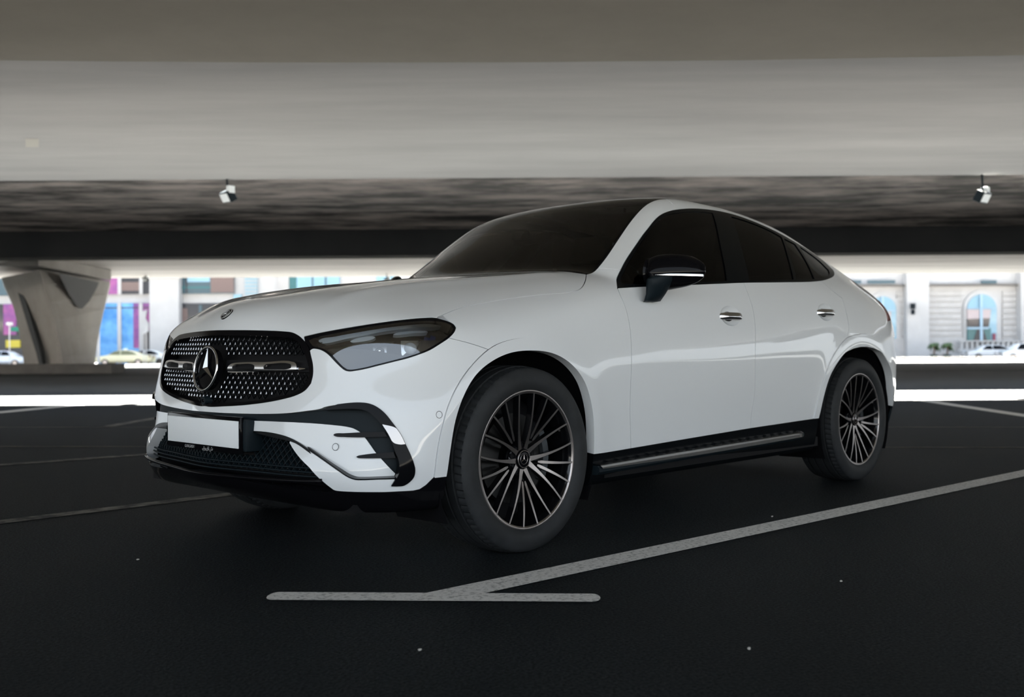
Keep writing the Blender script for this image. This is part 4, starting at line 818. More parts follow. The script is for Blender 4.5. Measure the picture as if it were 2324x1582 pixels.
def build_wheel(name):
    V,F=tyre_geo(); w=mesh_obj(name,V,F,M['rubber'],car,True)
    me=w.data
    bmx=bmesh.new();bmx.from_mesh(me)
    for e_ in bmx.edges:
        if len(e_.link_faces)==2 and e_.calc_face_angle(0)>.6:e_.smooth=False
    bmx.to_mesh(me);bmx.free()
    # rim barrel + lip (outboard side is -Y)
    V,F=lathe([(.262,-.100),(.2725,-.1085),(.2745,-.1095),(.268,-.1115),(.2625,-.110),(.259,-.104),(.252,-.085),(.246,-.02),(.245,.08),(.262,.10)],96)
    rim=mesh_obj('rim',V,F,M['rimblack'],w,True)
    V,F=lathe([(.2780,-.1080),(.2768,-.1130),(.2750,-.1140),(.2620,-.1145),(.2595,-.1105)],96); mesh_obj('rim_lip',V,F,M['machined'],w,True)
    # spokes
    lugs=[math.radians(92+72*k) for k in range(5)]
    sp0={}
    for kind,o1,o0,r0 in (('long',9,23,.040),('short',27,31.5,.088)):
        for sg in (-1,1):
            n=12;top_=[];P=[]
            for i in range(n+1):
                t=i/n;r=r0+(.2665-r0)*t;ang=math.radians(sg*(o0+(o1-o0)*t**.55)) if kind=='long' else math.radians(sg*(o0+(o1-o0)*t**.8))
                wd=(.0068*(1-t)**2.6+.0036) if kind=='long' else (.0025*(1-t)+.0035)
                if kind=='short' and t<.08: wd*=.5
                y=-.0815-.0320*t**1.3+(-.006*math.sin(math.pi*t))
                P.append((r,ang,wd,y))
            Vt=[];Ft=[];Vb=[];Fb_=[]
            for r,a,wd,y in P:
                for s_ in (-1,1):
                    ex=wd*s_;c,s2=math.cos(a),math.sin(a);Vt.append((r*c-ex*s2,y-.0012,r*s2+ex*c))
            for i in range(n): k=2*i;Ft.append((k,k+1,k+3,k+2))
            for r,a,wd,y in P:
                for s_,dy,mw in ((-1,0,1.05),(1,0,1.05),(1,.030,.55),(-1,.030,.55)):
                    ex=(wd*mw+.0008)*s_;c,s2=math.cos(a),math.sin(a);Vb.append((r*c-ex*s2,y+dy,r*s2+ex*c))
            for i in range(n):
                for q in range(4): a_=4*i+q;b_=4*i+(q+1)%4;Fb_.append((a_,b_,b_+4,a_+4))
            Fb_.append((0,1,2,3));Fb_.append(tuple(4*n+q for q in (3,2,1,0)))
            V=Vb+Vt;F=Fb_+[tuple(i+len(Vb) for i in f) for f in Ft]
            o=mesh_obj('spoke',V,F,M['rimblack'],w);o.data.materials.append(M['machined'])
            for f in o.data.polygons[len(Fb_):]: f.material_index=1
            for l in lugs:
                q=o if l==lugs[0] else o.copy()
                if l!=lugs[0]: COL.objects.link(q)
                q.rotation_euler=(0,-l,0)
    # hub
    V,F=lathe([(.0,-.066),(.030,-.066),(.034,-.079),(.052,-.074),(.066,-.064),(.062,-.03),(.0,-.03)],60);hub=mesh_obj('hub',V,F,M['rimblack'],w,True)
    V,F=lathe([(.0,-.088),(.012,-.0885),(.026,-.0885),(.0335,-.087),(.036,-.082),(.036,-.06)],48);cap=mesh_obj('centre_cap',V,F,M['gloss'],w,True)
    for R,r in ((.0335,.0022),(.0200,.0013)):
        V,F=ring_mesh(R,r,40,8);o=mesh_obj('cap_ring',V,F,M['machined'],w,True);o.matrix_local=Matrix.Translation((0,-.0885,0))@rot
    V,F=star_mesh(.0195,.003,.003);o=mesh_obj('cap_star',V,F,M['machined'],w);o.matrix_local=Matrix.Translation((0,-.0885,0))@rot
    for l in lugs:
        c,s_=math.cos(l),math.sin(l);bm=bmesh.new();tube(bm,[(.056*c,-.060,.056*s_),(.056*c,-.076,.056*s_)],.0105,6);bm_obj('wheel_bolt',bm,M['dark'],w)
        V,F=ring_mesh(.0135,.0015,20,6);o=mesh_obj('bolt_recess',V,F,M['dark'],w,True);o.matrix_local=Matrix.Translation((.056*c,-.0795,.056*s_))@rot
    V,F=lathe([(.085,-.030),(.178,-.030),(.178,-.002),(.085,-.002)],72,close=True);mesh_obj('brake_disc',V,F,M['disc'],w)
    bm=bmesh.new()
    for a in np.linspace(-.42,.42,9): box(bm,(0,0,0),(.030,.055,.058),M=Matrix.Rotation(-a+0,4,'Y')@Matrix.Translation((.172,-.02,0)))
    bm_obj('brake_caliper',bm,M['caliper'],w)
    V,F=lathe([(.255,.03),(.0,.03)],48);mesh_obj('back_plate',V,F,M['dark'],w)
    bm=bmesh.new();a=math.radians(27);tube(bm,[(.235*math.cos(a),-.085,.235*math.sin(a)),(.222*math.cos(a),-.100,.222*math.sin(a))],.004,8);bm_obj('valve',bm,M['machined'],w)
    return w
w0=build_wheel('wheel')
w0.location=(0,-.813,.3655); w0.rotation_euler=(0,math.radians(0),0)
for (x,y,flip,ry) in ((2.888,-.808,0,3),(0,.813,1,10),(2.888,.808,1,40)):
    c=copy_tree(w0,car);c.location=(x,y,.3655);c.rotation_euler=(0,math.radians(ry),math.pi if flip else 0)
# wheel wells
for x in (-.012,2.878):
    for sgn in (-1,1):
        V=[];F=[];n=28;pr=[(.448,.905),(.452,.62),(.30,.56),(.0,.56)]
        for i in range(n+1):
            a=math.radians(-28+236*i/n)
            for r,y in pr: V.append((x+r*math.cos(a),sgn*y,.372+r*math.sin(a)))
        for i in range(n):
            for j in range(3): F.append((i*4+j,i*4+j+1,i*4+5+j,i*4+4+j))
        mesh_obj('wheel_arch_liner',V,F,M['dark'],car,True)
bm=bmesh.new();box(bm,(1.44,0,.235),(4.3,1.5,.03));box(bm,(1.44,0,.27),(1.9,1.82,.05));bm_obj('underbody',bm,M['dark'],car)
# ---- cabin ----
bm=bmesh.new();box(bm,(.86,0,.92),(.42,1.45,.22),bev=.06);box(bm,(.72,0,1.03),(.30,1.25,.06),bev=.02);bm_obj('dashboard',bm,M['interior'],car,True,.6)
bm=bmesh.new();box(bm,(1.9,0,.5),(2.4,1.5,.06));bm_obj('cabin_floor',bm,M['interior'],car)
for y in (-.37,.37):
    bm=bmesh.new();box(bm,(1.62,y,.78),(.5,.5,.16),bev=.05);T_=Matrix.Translation((1.86,y,.98))@Matrix.Rotation(math.radians(14),4,'Y');box(bm,(0,0,.08),(.14,.46,.52),M=T_,bev=.055);st=bm_obj('front_seat',bm,M['seat'],car,True,.9)
    bm=bmesh.new();box(bm,(0,0,.43),(.09,.27,.17),M=T_,bev=.035);bm_obj('headrest',bm,M['seat'],st,True,.9)
bm=bmesh.new();box(bm,(2.45,0,.80),(.5,1.3,.18),bev=.05);box(bm,(2.75,0,1.02),(.15,1.25,.45),bev=.05);bm_obj('rear_seat',bm,M['seat'],car,True,.9)
bm=bmesh.new();V,F=ring_mesh(.185,.016,40,10);o=mesh_obj('steering_wheel',V,F,M['interior'],car,True);o.matrix_local=Matrix.Translation((1.13,-.37,1.03))@Matrix.Rotation(math.radians(-65),4,'Y')
bm.free();bm=bmesh.new();box(bm,(1.02,0,1.375),(.03,.24,.06),bev=.012);box(bm,(.96,0,1.385),(.06,.12,.05),bev=.015);bm_obj('interior_mirror',bm,M['gloss'],car,True,.9)
# wiper

# ---------------- surroundings: ground, overpass, pier, street ----------------
def at(px,py,D):
    """point seen at (px,py) of the 2324x1582 frame, D metres ahead"""
    d=_f+((px-1162)/2322)*_R-((py-791)/2322)*_U; t=D/(d[0]*math.cos(YAW)+d[1]*math.sin(YAW)); p=CAM+d*t; return Vector(p)
EMr=Matrix.Rotation(YAW-math.pi/2,4,'Z')
EM=Matrix.Translation(EV(0,0,0))@EMr
EMi=EM.inverted()
def L(px,py,D): return EMi@at(px,py,D)      # (u, d, z)
def ebox(bm,c,s,**k): box(bm,(0,0,0),s,M=EM@Matrix.Translation(c),**k)
def pbox(bm,x0,y0,x1,y1,D,dep,**k):
    a=L(x0,y1,D);b=L(x1,y0,D);m=L((x0+x1)/2,(y0+y1)/2,D)
    ebox(bm,((a.x+b.x)/2,D+dep/2,(a.z+b.z)/2),(abs(b.x-a.x),dep,abs(b.z-a.z)),**k)
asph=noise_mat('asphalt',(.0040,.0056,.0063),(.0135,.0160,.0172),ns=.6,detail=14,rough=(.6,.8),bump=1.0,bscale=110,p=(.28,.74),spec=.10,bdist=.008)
t=asph.node_tree;b=t.nodes['Principled BSDF'];tc=t.nodes.new('ShaderNodeTexCoord');vo=t.nodes.new('ShaderNodeTexVoronoi');vo.inputs['Scale'].default_value=95;t.links.new(tc.outputs['Object'],vo.inputs['Vector'])
rp=t.nodes.new('ShaderNodeValToRGB');rp.color_ramp.elements[0].position=.0;rp.color_ramp.elements[0].color=(1,1,1,1);rp.color_ramp.elements[1].position=.22;rp.color_ramp.elements[1].color=(0,0,0,1);t.links.new(vo.outputs['Distance'],rp.inputs[0])
n3=t.nodes.new('ShaderNodeTexNoise');n3.inputs['Scale'].default_value=37;t.links.new(tc.outputs['Object'],n3.inputs['Vector']);r3=t.nodes.new('ShaderNodeValToRGB');r3.color_ramp.elements[0].position=.50;r3.color_ramp.elements[1].position=.66;t.links.new(n3.outputs[0],r3.inputs[0])
ng=t.nodes.new('ShaderNodeTexNoise');ng.inputs['Scale'].default_value=105;ng.inputs['Detail'].default_value=6;ng.inputs['Roughness'].default_value=.7;t.links.new(tc.outputs['Object'],ng.inputs['Vector'])
rg=t.nodes.new('ShaderNodeMapRange');rg.inputs[1].default_value=.40;rg.inputs[2].default_value=.62;rg.inputs[3].default_value=.12;rg.inputs[4].default_value=3.0;t.links.new(ng.outputs[0],rg.inputs[0])
s0=b.inputs['Base Color'].links[0].from_socket;vm=t.nodes.new('ShaderNodeVectorMath');vm.operation='SCALE';t.links.new(s0,vm.inputs[0]);t.links.new(rg.outputs[0],vm.inputs['Scale']);t.links.new(vm.outputs[0],b.inputs['Base Color'])
mu=t.nodes.new('ShaderNodeMath');mu.operation='MULTIPLY';t.links.new(rp.outputs[0],mu.inputs[0]);t.links.new(r3.outputs[0],mu.inputs[1])
mx=t.nodes.new('ShaderNodeMix');mx.data_type='RGBA';src=b.inputs['Base Color'].links[0].from_socket;t.links.new(mu.outputs[0],mx.inputs[0]);t.links.new(src,mx.inputs[6]);mx.inputs[7].default_value=(.14,.14,.14,1);t.links.new(mx.outputs[2],b.inputs['Base Color'])
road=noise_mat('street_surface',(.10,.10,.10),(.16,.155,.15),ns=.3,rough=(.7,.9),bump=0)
def quad(name,pts,m,z=.0): return mesh_obj(name,[(p[0],p[1],z+(p[2] if len(p)>2 else 0)) for p in pts],[tuple(range(len(pts)))],m)
G4=[EV(-120,-8),EV(120,-8),EV(120,58),EV(-120,58)]
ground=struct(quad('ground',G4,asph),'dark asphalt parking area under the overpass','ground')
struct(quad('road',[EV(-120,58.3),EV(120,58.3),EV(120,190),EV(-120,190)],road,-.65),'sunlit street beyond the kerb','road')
pave=noise_mat('pale_paving',(.075,.072,.068),(.10,.097,.09),ns=.4,rough=(.7,.9),bump=0)
struct(quad('street_paving',[EV(-120,-90),EV(120,-90),EV(120,-8),EV(-120,-8)],pave),'pale sunlit paving in front of the overpass','ground')
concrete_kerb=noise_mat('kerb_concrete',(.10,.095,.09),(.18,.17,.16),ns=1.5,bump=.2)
bm=bmesh.new();ebox(bm,(22,58.2,-.30),(80,.5,.82));struct(bm_obj('kerb',bm,concrete_kerb),'low concrete kerb along the far street right of the pier','kerb')
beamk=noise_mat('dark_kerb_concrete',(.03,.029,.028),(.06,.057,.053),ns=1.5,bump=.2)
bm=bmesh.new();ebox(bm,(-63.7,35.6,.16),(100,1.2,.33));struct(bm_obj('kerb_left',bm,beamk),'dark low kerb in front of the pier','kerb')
swath=noise_mat('skylight_tint_asphalt',(.016,.019,.021),(.034,.037,.040),ns=.4,detail=12,rough=(.6,.8),bump=.6,bscale=60,p=(.3,.7),spec=.15,bdist=.008)  # paler colour painted in for skylight and sun coming through the deck gap
struct(quad('painted_skylight_strip',[EV(-90,14.6),EV(90,14.6),EV(90,31),EV(-90,31)],swath,.0015),'paler asphalt lane behind the parking bays, its paleness painted in for light through the deck gap','ground')
# painted bay lines
paint=noise_mat('road_paint',(.34,.34,.32),(.72,.71,.68),ns=60,detail=10,rough=(.7,.85),bump=.6,bscale=150,p=(.36,.50),bdist=.004)
worn=noise_mat('worn_paint',(.020,.020,.019),(.20,.19,.165),ns=9,detail=10,rough=(.7,.85),bump=.3,bscale=150,p=(.40,.62))
yel=noise_mat('worn_yellow_paint',(.02,.019,.017),(.12,.105,.07),ns=5,detail=8,rough=(.7,.85),bump=0,p=(.35,.6))
def pxline(name,q,m,label,z=.003):
    pts=[]
    for p in q:
        d=_f+((p[0]-1162)/2322)*_R-((p[1]-791)/2322)*_U;t=-CAM[2]/d[2];pts.append(CAM+d*t)
    o=mesh_obj(name,[(p[0],p[1],z) for p in pts],[tuple(range(len(pts)))],m);return struct(o,label,'road marking')
def wline(name,pts,w,m,label,z=.003):
    """ground stripe through metric points; rounded ends"""
    V=[];F=[];p=[Vector((a,b)) for a,b in pts]
    V=[];n=len(p)
    for i in range(n):
        t=(p[min(i+1,n-1)]-p[max(i-1,0)]).normalized();s=Vector((-t.y,t.x))*w/2;V+=[(*(p[i]+s),z),(*(p[i]-s),z)]
    F=[(2*i,2*i+1,2*i+3,2*i+2) for i in range(n-1)]
    k=len(V)
    for e,i,sg in ((0,0,-1),(n-1,n-1,1)):
        t=(p[-1]-p[0]).normalized()*sg;s=Vector((-t.y,t.x))*w/2;c=len(V);V+=[(*(p[i]+s*math.cos(a)+t*w*.25*math.sin(a)),z) for a in [math.pi*j/8 for j in range(9)]];F.append(tuple(range(c,c+9)))
    return struct(mesh_obj(name,V,F,m),label,'road marking')
wline('bay_line',[(-.72,-1.197),(9.6,-1.93)],.135,paint,'long pale parking bay line running beside the car from the short cross bar')
wline('bay_cross_bar',[(-1.075,-.805),(-.40,-1.575)],.105,paint,'short pale cross bar at the foot of the nearest bay line',z=.0045)
wline('bay_line',[(-6.0,1.35),(8.5,1.47)],.11,worn,'faded bay line passing under the car nose from the left edge')
wline('bay_line',[(-6.5,4.6),(.8,3.80),(9,2.9)],.12,worn,'thin pale bay line reaching the far front corner of the car')
wline('bay_line',[(1.88,6.88),(7,11.3)],.15,worn,'short slanted bay line left of the bonnet')
wline('bay_line',[(-.8,8.6),(2.0,10.35),(3.85,11.65)],.28,paint,'slanted bay line just before the sunlit strip at left')
wline('bay_line',[(12.9,3.25),(9.4,.20),(6.5,-2.4)],.20,paint,'slanted bay line at the right edge before the sunlit strip')
for d,l in ((8.42,'farther thin yellowish line crossing behind the car'),(0,'nearer thin yellowish line crossing behind the car')):
    a,b=((1.055,7.646),(7.663,-.338)) if d else ((.2526,5.3676),(5.5835,-.9906))
    a=Vector(a);b=Vector(b);t=(b-a)*1.2;wline('cross_line',[tuple(a-t),tuple(b+t*.6)],.055,yel,l)
# stones
stone=mat('pebble_pale',(.55,.53,.48),.7)
for k,(x,y,lb) in enumerate(((-1.11,.082,'tiny pale pebble on the asphalt at lower left'),(-1.145,-1.598,'tiny pale pebble on the asphalt below the short cross bar'),(-.543,-2.23,'tiny pale pebble on the asphalt at lower right'),(.35,-2.05,'tiny pale pebble on the asphalt right of the short cross bar'),(1.38,-1.2,'tiny pale pebble beside the long bay line'))):
    bm=bmesh.new();bmesh.ops.create_icosphere(bm,subdivisions=1,radius=.006)
    bmesh.ops.transform(bm,matrix=Matrix.Translation((x,y,.004))@Matrix.Diagonal((1.1,.8,.6,1)),verts=bm.verts)
    for v in bm.verts: v.co+=Vector((rng.uniform(-1,1)*.001 for _ in range(3)))
    tag(bm_obj('pebble',bm,stone),lb,'pebble')
# ---- overpass ----
soff=noise_mat('warm_concrete',(.30,.27,.225),(.40,.365,.31),scale=(1,1,1),ns=.25,detail=7,rough=(.75,.9),bump=.15,bscale=9,p=(.3,.7))
gird=noise_mat('girder_concrete',(.36,.345,.335),(.50,.48,.465),scale=(.25,1.6,1.6),ns=.5,detail=8,rough=(.7,.9),bump=.1,bscale=7,p=(.3,.7))
streak=noise_mat('blotchy_soffit',(.05,.048,.047),(.72,.64,.60),scale=(.55,1.3,1.3),ns=.8,detail=9,rough=(.55,.8),bump=.0,p=(.40,.64))  # random blotches from dark to pale, stretched along the deck
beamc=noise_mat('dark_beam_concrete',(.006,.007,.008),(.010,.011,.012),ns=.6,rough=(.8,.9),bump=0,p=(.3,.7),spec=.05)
far=noise_mat('pale_soffit',(.34,.30,.28),(.60,.56,.53),scale=(.2,1,1),ns=.6,detail=6,rough=(.6,.8),bump=0,p=(.35,.65))
def sweep(name,prof,m,label,u0=-90,u1=90,n=36,bow=lambda u:0,cat='overpass deck',smooth=False):
    """extrude a (d,z) profile along u; bow(u) shifts d"""
    V=[];F=[];k=len(prof)
    for i in range(n+1):
        u=u0+(u1-u0)*i/n
        for d,z in prof: p=EM@Vector((u,d+bow(u),z));V.append(p-EM.translation)
    for i in range(n):
        for j in range(k): F.append((i*k+j,i*k+(j+1)%k,(i+1)*k+(j+1)%k,(i+1)*k+j))
    F.append(tuple(range(k)));F.append(tuple(n*k+q for q in range(k-1,-1,-1)))
    # vertices in the deck's own axes so the noise pattern runs along it
    V=[EMr.inverted()@v for v in V]
    o=mesh_obj(name,V,F,m,None,smooth);o.matrix_world=EM
    if smooth:
        o.data.shade_flat() if False else None
        bmx=bmesh.new();bmx.from_mesh(o.data)
        for e_ in bmx.edges:
            if len(e_.link_faces)==2 and e_.calc_face_angle(0)>.5:e_.smooth=False
        bmx.to_mesh(o.data);bmx.free()
    return struct(o,label,cat)
D0=-2.0
bowA=lambda u:-.006*(u-.3)**2 if abs(u)<9 else -.006*8.7**2
sweep('overpass_soffit',[(10.75,3.80),(10.80,3.85),(10.80,4.9),(D0,4.9),(D0,3.85),(4,3.84)],soff,'warm grey concrete soffit directly overhead',bow=lambda u:bowA(u),n=72)
prof=[(10.7,4.14),(12,4.13),(13,4.10),(14,4.05),(15,3.98),(16,3.90),(16.8,3.83),(17.4,3.785),(17.75,3.765),(17.92,3.775),(18.0,3.82),(18.02,3.90),(18.02,5.0),(10.7,5.0)]
sweep('overpass_girder',prof,gird,'curved pale concrete box girder crossing above the car',smooth=True)
sweep('overpass_soffit',[(21.7,4.42),(31.1,4.42),(31.1,4.6),(21.7,4.56)],streak,'dark blotchy soffit behind the curved girder')
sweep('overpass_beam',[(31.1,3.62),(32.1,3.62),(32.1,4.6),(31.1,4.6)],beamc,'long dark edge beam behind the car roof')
sweep('overpass_soffit',[(32.1,4.31),(50,4.31),(50,4.75),(32.1,4.6)],far,'pale streaky soffit of the farthest deck')
dpatch=mat('pale_patch',(.50,.47,.42),.8)
for x0,y0,x1,y1,D,lb in ((678,4,730,28,0,'pale square repair patch on the overhead soffit'),(58,315,88,334,0,'small pale repair patch on the curved girder at left')):
    if y0<100: z=3.843;d=[L(x,y,1) for x,y in ((x0,y0),(x1,y0),(x1,y1),(x0,y1))];k=[Vector((q.x,q.y,q.z-.805))*((z-.805)/(q.z-.805)) for q in d];V=[EM@Vector((q.x,q.y,z-.004)) for q in k]
    else:
        V=[]
        for x,y in ((x0,y0),(x1,y0),(x1,y1),(x0,y1)):
            D=min(np.arange(12,18,.01),key=lambda D:abs(at(x,y,D).z-(np.interp(D,[14,15,16,16.8],[4.05,3.98,3.90,3.83])-.006)));V.append(at(x,y,D))
    struct(mesh_obj('concrete_patch',V,[(0,1,2,3)],dpatch),lb,'patch')
# floodlights hung from the girder lip
def flood(px,py,D,rz,label):
    p=at(px,py,D);t=thing('floodlight',label,'floodlight',p)
    bm=bmesh.new();box(bm,(0,0,-.02),(.26,.15,.20),M=EMr@Matrix.Rotation(rz,4,'Z')@Matrix.Rotation(-.5,4,'X'),bev=.02);bm_obj('housing',bm,M['plastic'],t,True,.6)
    bm=bmesh.new();box(bm,(0,.078,-.02),(.22,.01,.15),M=EMr@Matrix.Rotation(rz,4,'Z')@Matrix.Rotation(-.5,4,'X'));bm_obj('glass',bm,M['drl'],t)
    bm=bmesh.new();box(bm,(-.09,0,.09),(.09,.12,.13),M=EMr@Matrix.Rotation(rz,4,'Z'),bev=.01);bm_obj('bracket',bm,M['plate'],t)
    bm=bmesh.new();tube(bm,[(0,0,.08),(-.02,0,.37)],.02,8);bm_obj('stem',bm,M['plastic'],t)
    return t
flood(517,443,17.85,2.4,'white and black floodlight hanging under the girder at left')
flood(2230,444,17.85,-2.5,'white and black floodlight hanging under the girder at right')
flood(330,633,48,2.8,'small distant floodlight under the far deck above the taxi')
flood(878,636,48,2.8,'small distant floodlight just left of the windscreen')
# ---- Y pier ----
pc=noise_mat('pier_concrete',(.22,.205,.19),(.30,.285,.265),ns=.5,rough=(.8,.9),bump=.1,bscale=8)
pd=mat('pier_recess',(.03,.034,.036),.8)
pier=thing('bridge_pier','flared concrete bridge pier with dark wedge recess at left','pier',EV(-19,42,0))
def padd(o): o.parent=pier;o.matrix_parent_inverse=Matrix.Translation(-pier.location);return o
lev=[(0,55,145,214),(.15,52,141,217),(.32,47,133,222),(.5,40,124,228),(.68,30,112,235),(.85,16,99,243),(1,3,90,250)]
def pz(t): return 830+(612-830)*t
V=[];F=[]
for t,a,b_,c_ in lev:
    y=pz(t);z=at(145,y,38).z+(at(145,830,38).z*-1)*(1-t)
    for px,D in ((a,42.0),(b_,38.0),(c_,44.5),(c_,48),(a+6,48)):
        q=at(px,y,D);V.append(Vector((q.x,q.y,z)))
n=5
for i in range(len(lev)-1):
    for j in range(n): F.append((i*n+j,i*n+(j+1)%n,(i+1)*n+(j+1)%n,(i+1)*n+j))
F.append(tuple(range(n)));F.append(tuple((len(lev)-1)*n+q for q in range(n-1,-1,-1)))
for i in range(n): V[i].z=-.02
padd(mesh_obj('shaft',V,F,pc))
V=[];
for y0,y1,pts in ((0,0,((-45,603,43),(88,603,37.5),(252,637,44.6),(252,630,49),(-45,605,49))),(0,0,((-45,580,43),(88,579,37.5),(252,613,44.6),(252,620,49),(-45,590,49)))):
    for px,y,D in pts: V.append(at(px,y,D))
F=[(0,1,6,5),(1,2,7,6),(2,3,8,7),(3,4,9,8),(4,0,5,9),(0,4,3,2,1),(5,6,7,8,9)]
padd(mesh_obj('cap_beam',V,F,pc))
def slab(name,pts,Df,dep,m,par=None):
    A=[at(x,y,Df(x)) for x,y in pts];B=[a+(EV(0,1)-EV(0,0))*dep for a in A];k=len(A)
    F=[tuple(range(k)),tuple(range(2*k-1,k-1,-1))]+[(i,(i+1)%k,k+(i+1)%k,k+i) for i in range(k)]
    return mesh_obj(name,A+B,F,m,par)
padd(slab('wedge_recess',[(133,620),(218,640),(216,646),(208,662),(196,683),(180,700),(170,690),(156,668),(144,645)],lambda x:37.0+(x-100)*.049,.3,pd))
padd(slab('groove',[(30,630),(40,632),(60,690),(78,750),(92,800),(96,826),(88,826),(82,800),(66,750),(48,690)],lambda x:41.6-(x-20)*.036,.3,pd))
padd(slab('stencil_mark',[(198,748),(200,748),(200,755),(198,755)],lambda x:43.3,.3,pd));padd(slab('stencil_mark',[(202,748),(207,748),(207,755),(202,755)],lambda x:43.3,.3,pd))
# ---- far buildings ----
wh=noise_mat('white_render',(.47,.465,.46),(.53,.525,.52),ns=.5,rough=(.8,.9),bump=0)
wh2=noise_mat('pale_stone',(.43,.42,.41),(.49,.48,.47),ns=1.2,rough=(.8,.9),bump=0)
joint=mat('stone_joint',(.26,.25,.245),.9)
wglass=mat('window_glass',(.05,.09,.11),.08,coat=.3); wdark=mat('dark_window_glass',(.03,.03,.035),.1); wsky=mat('sky_blue_glass',(.25,.42,.52),.1)
brownr=mat('brown_blind',(.16,.11,.10),.5); pink=mat('pink_blind',(.50,.42,.42),.6); blueframe=mat('blue_frame',(.35,.50,.62),.4); teal=mat('teal_glass',(.03,.13,.14),.15)
poster_blue=noise_mat('blue_poster',(.01,.16,.48),(.20,.50,.85),ns=.35,detail=3,rough=(.4,.5),bump=0,p=(.35,.7))
poster_pur=noise_mat('purple_poster',(.16,.05,.22),(.40,.10,.28),ns=.5,detail=3,rough=(.4,.5),bump=0)
DB=100
def part(name,x0,y0,x1,y1,D,dep,m,par): bm=bmesh.new();pbox(bm,x0,y0,x1,y1,D,dep);o=bm_obj(name,bm,m);o.parent=par;o.matrix_parent_inverse=par.matrix_world.inverted() if par.parent is None else Matrix();return o
def bpart(name,x0,y0,x1,y1,D,dep,m,par):
    bm=bmesh.new();pbox(bm,x0,y0,x1,y1,D,dep);o=bm_obj(name,bm,m);o.parent=par;o.matrix_parent_inverse=Matrix.Translation(-par.location) if par.type=='EMPTY' else Matrix.Translation(-par.parent.location) if par.parent else Matrix();return o
def sub(name,x0,y0,x1,y1,D,dep,m,par):   # sub-part of a mesh part (part lives in world coordinates)
    bm=bmesh.new();pbox(bm,x0,y0,x1,y1,D,dep);o=bm_obj(name,bm,m);o.parent=par;return o
lb=thing('shop_building','modern white shop building with tall glazing behind the car at left','building',EV(-30,DB+1,-.65))
bpart('wall',-2600,270,1235,832,DB+.6,3,wh,lb)
for (x0,x1) in ((340,405),(-190,-130)):
    p=bpart('pillar',x0,560,x1,834,DB-.8,1.6,wh,lb); sub('capital',x0-3,630,x1+3,634,DB-.95,.3,wh2,p)
f=bpart('window',228,560,340,668,DB+.2,.5,wdark,lb); [sub('mullion',a,560,a+7,668,DB+.05,.25,wh,f) for a in (267,316)]; sub('pane',228,560,267,668,DB+.12,.1,poster_pur,f); sub('pane',274,640,316,660,DB+.13,.06,brownr,f)
f=bpart('shop_window',222,688,340,832,DB+.2,.5,poster_blue,lb); [sub('mullion',a,688,a+7,832,DB+.05,.25,wh,f) for a in (267,316)]; sub('poster',303,688,340,790,DB+.14,.08,poster_pur,f); sub('transom',222,697,340,700,DB+.12,.08,wdark,f); sub('doorway',323,750,340,832,DB+.1,.2,wdark,f)
q=slab('figure_sign',[(321,707),(334,703),(330,722),(338,735),(337,752),(322,760)],lambda x:DB+.02,.1,wh,f)
f=bpart('window',405,560,530,667,DB+.2,.5,wglass,lb); sub('blind',478,560,530,664,DB+.14,.1,brownr,f); sub('pane',423,625,476,640,DB+.15,.05,wsky,f); sub('mullion',422,560,424,667,DB+.1,.12,wdark,f);sub('ledge',405,650,478,655,DB+.12,.1,teal,f)
f=bpart('shop_window',405,688,530,832,DB+.2,.5,wdark,lb); sub('blind',405,700,425,832,DB+.13,.1,brownr,f); sub('mullion',452,692,458,832,DB+.1,.12,wglass,f)
f=bpart('louvre_window',556,560,583,680,DB+.3,.4,wsky,lb)
for k in range(14): sub('slat',556,572+k*8,583,575+k*8,DB+.1,.2,wh2,f)
bpart('window',530,668,548,700,DB+.35,.3,wsky,lb)
f=bpart('window',655,560,673,688,DB+.3,.4,teal,lb)
f=bpart('window',673,560,770,700,DB+.3,.4,wsky,lb); [sub('mullion',a,560,a+2,700,DB+.2,.12,wglass,f) for a in (708,738)]
bpart('pier_wall',633,560,655,720,DB+.2,.6,wh2,lb)
bpart('window',855,560,900,660,DB+.3,.4,wsky,lb)
# left of the pier: dark shop front
f=bpart('shop_window',-120,690,60,832,DB+.2,.5,wdark,lb); sub('purple_panel',8,690,36,760,DB+.1,.2,poster_pur,f); sub('green_sign',24,742,44,752,DB+.05,.2,mat('green_sign',(.0,.22,.13),.5),f)
ysign=mat('yellow_sign',(.62,.50,.05),.5); s=sub('yellow_sign',13,772,45,789,DB+0,.2,ysign,f)
bpart('window',-120,560,60,672,DB+.2,.5,wglass,lb)
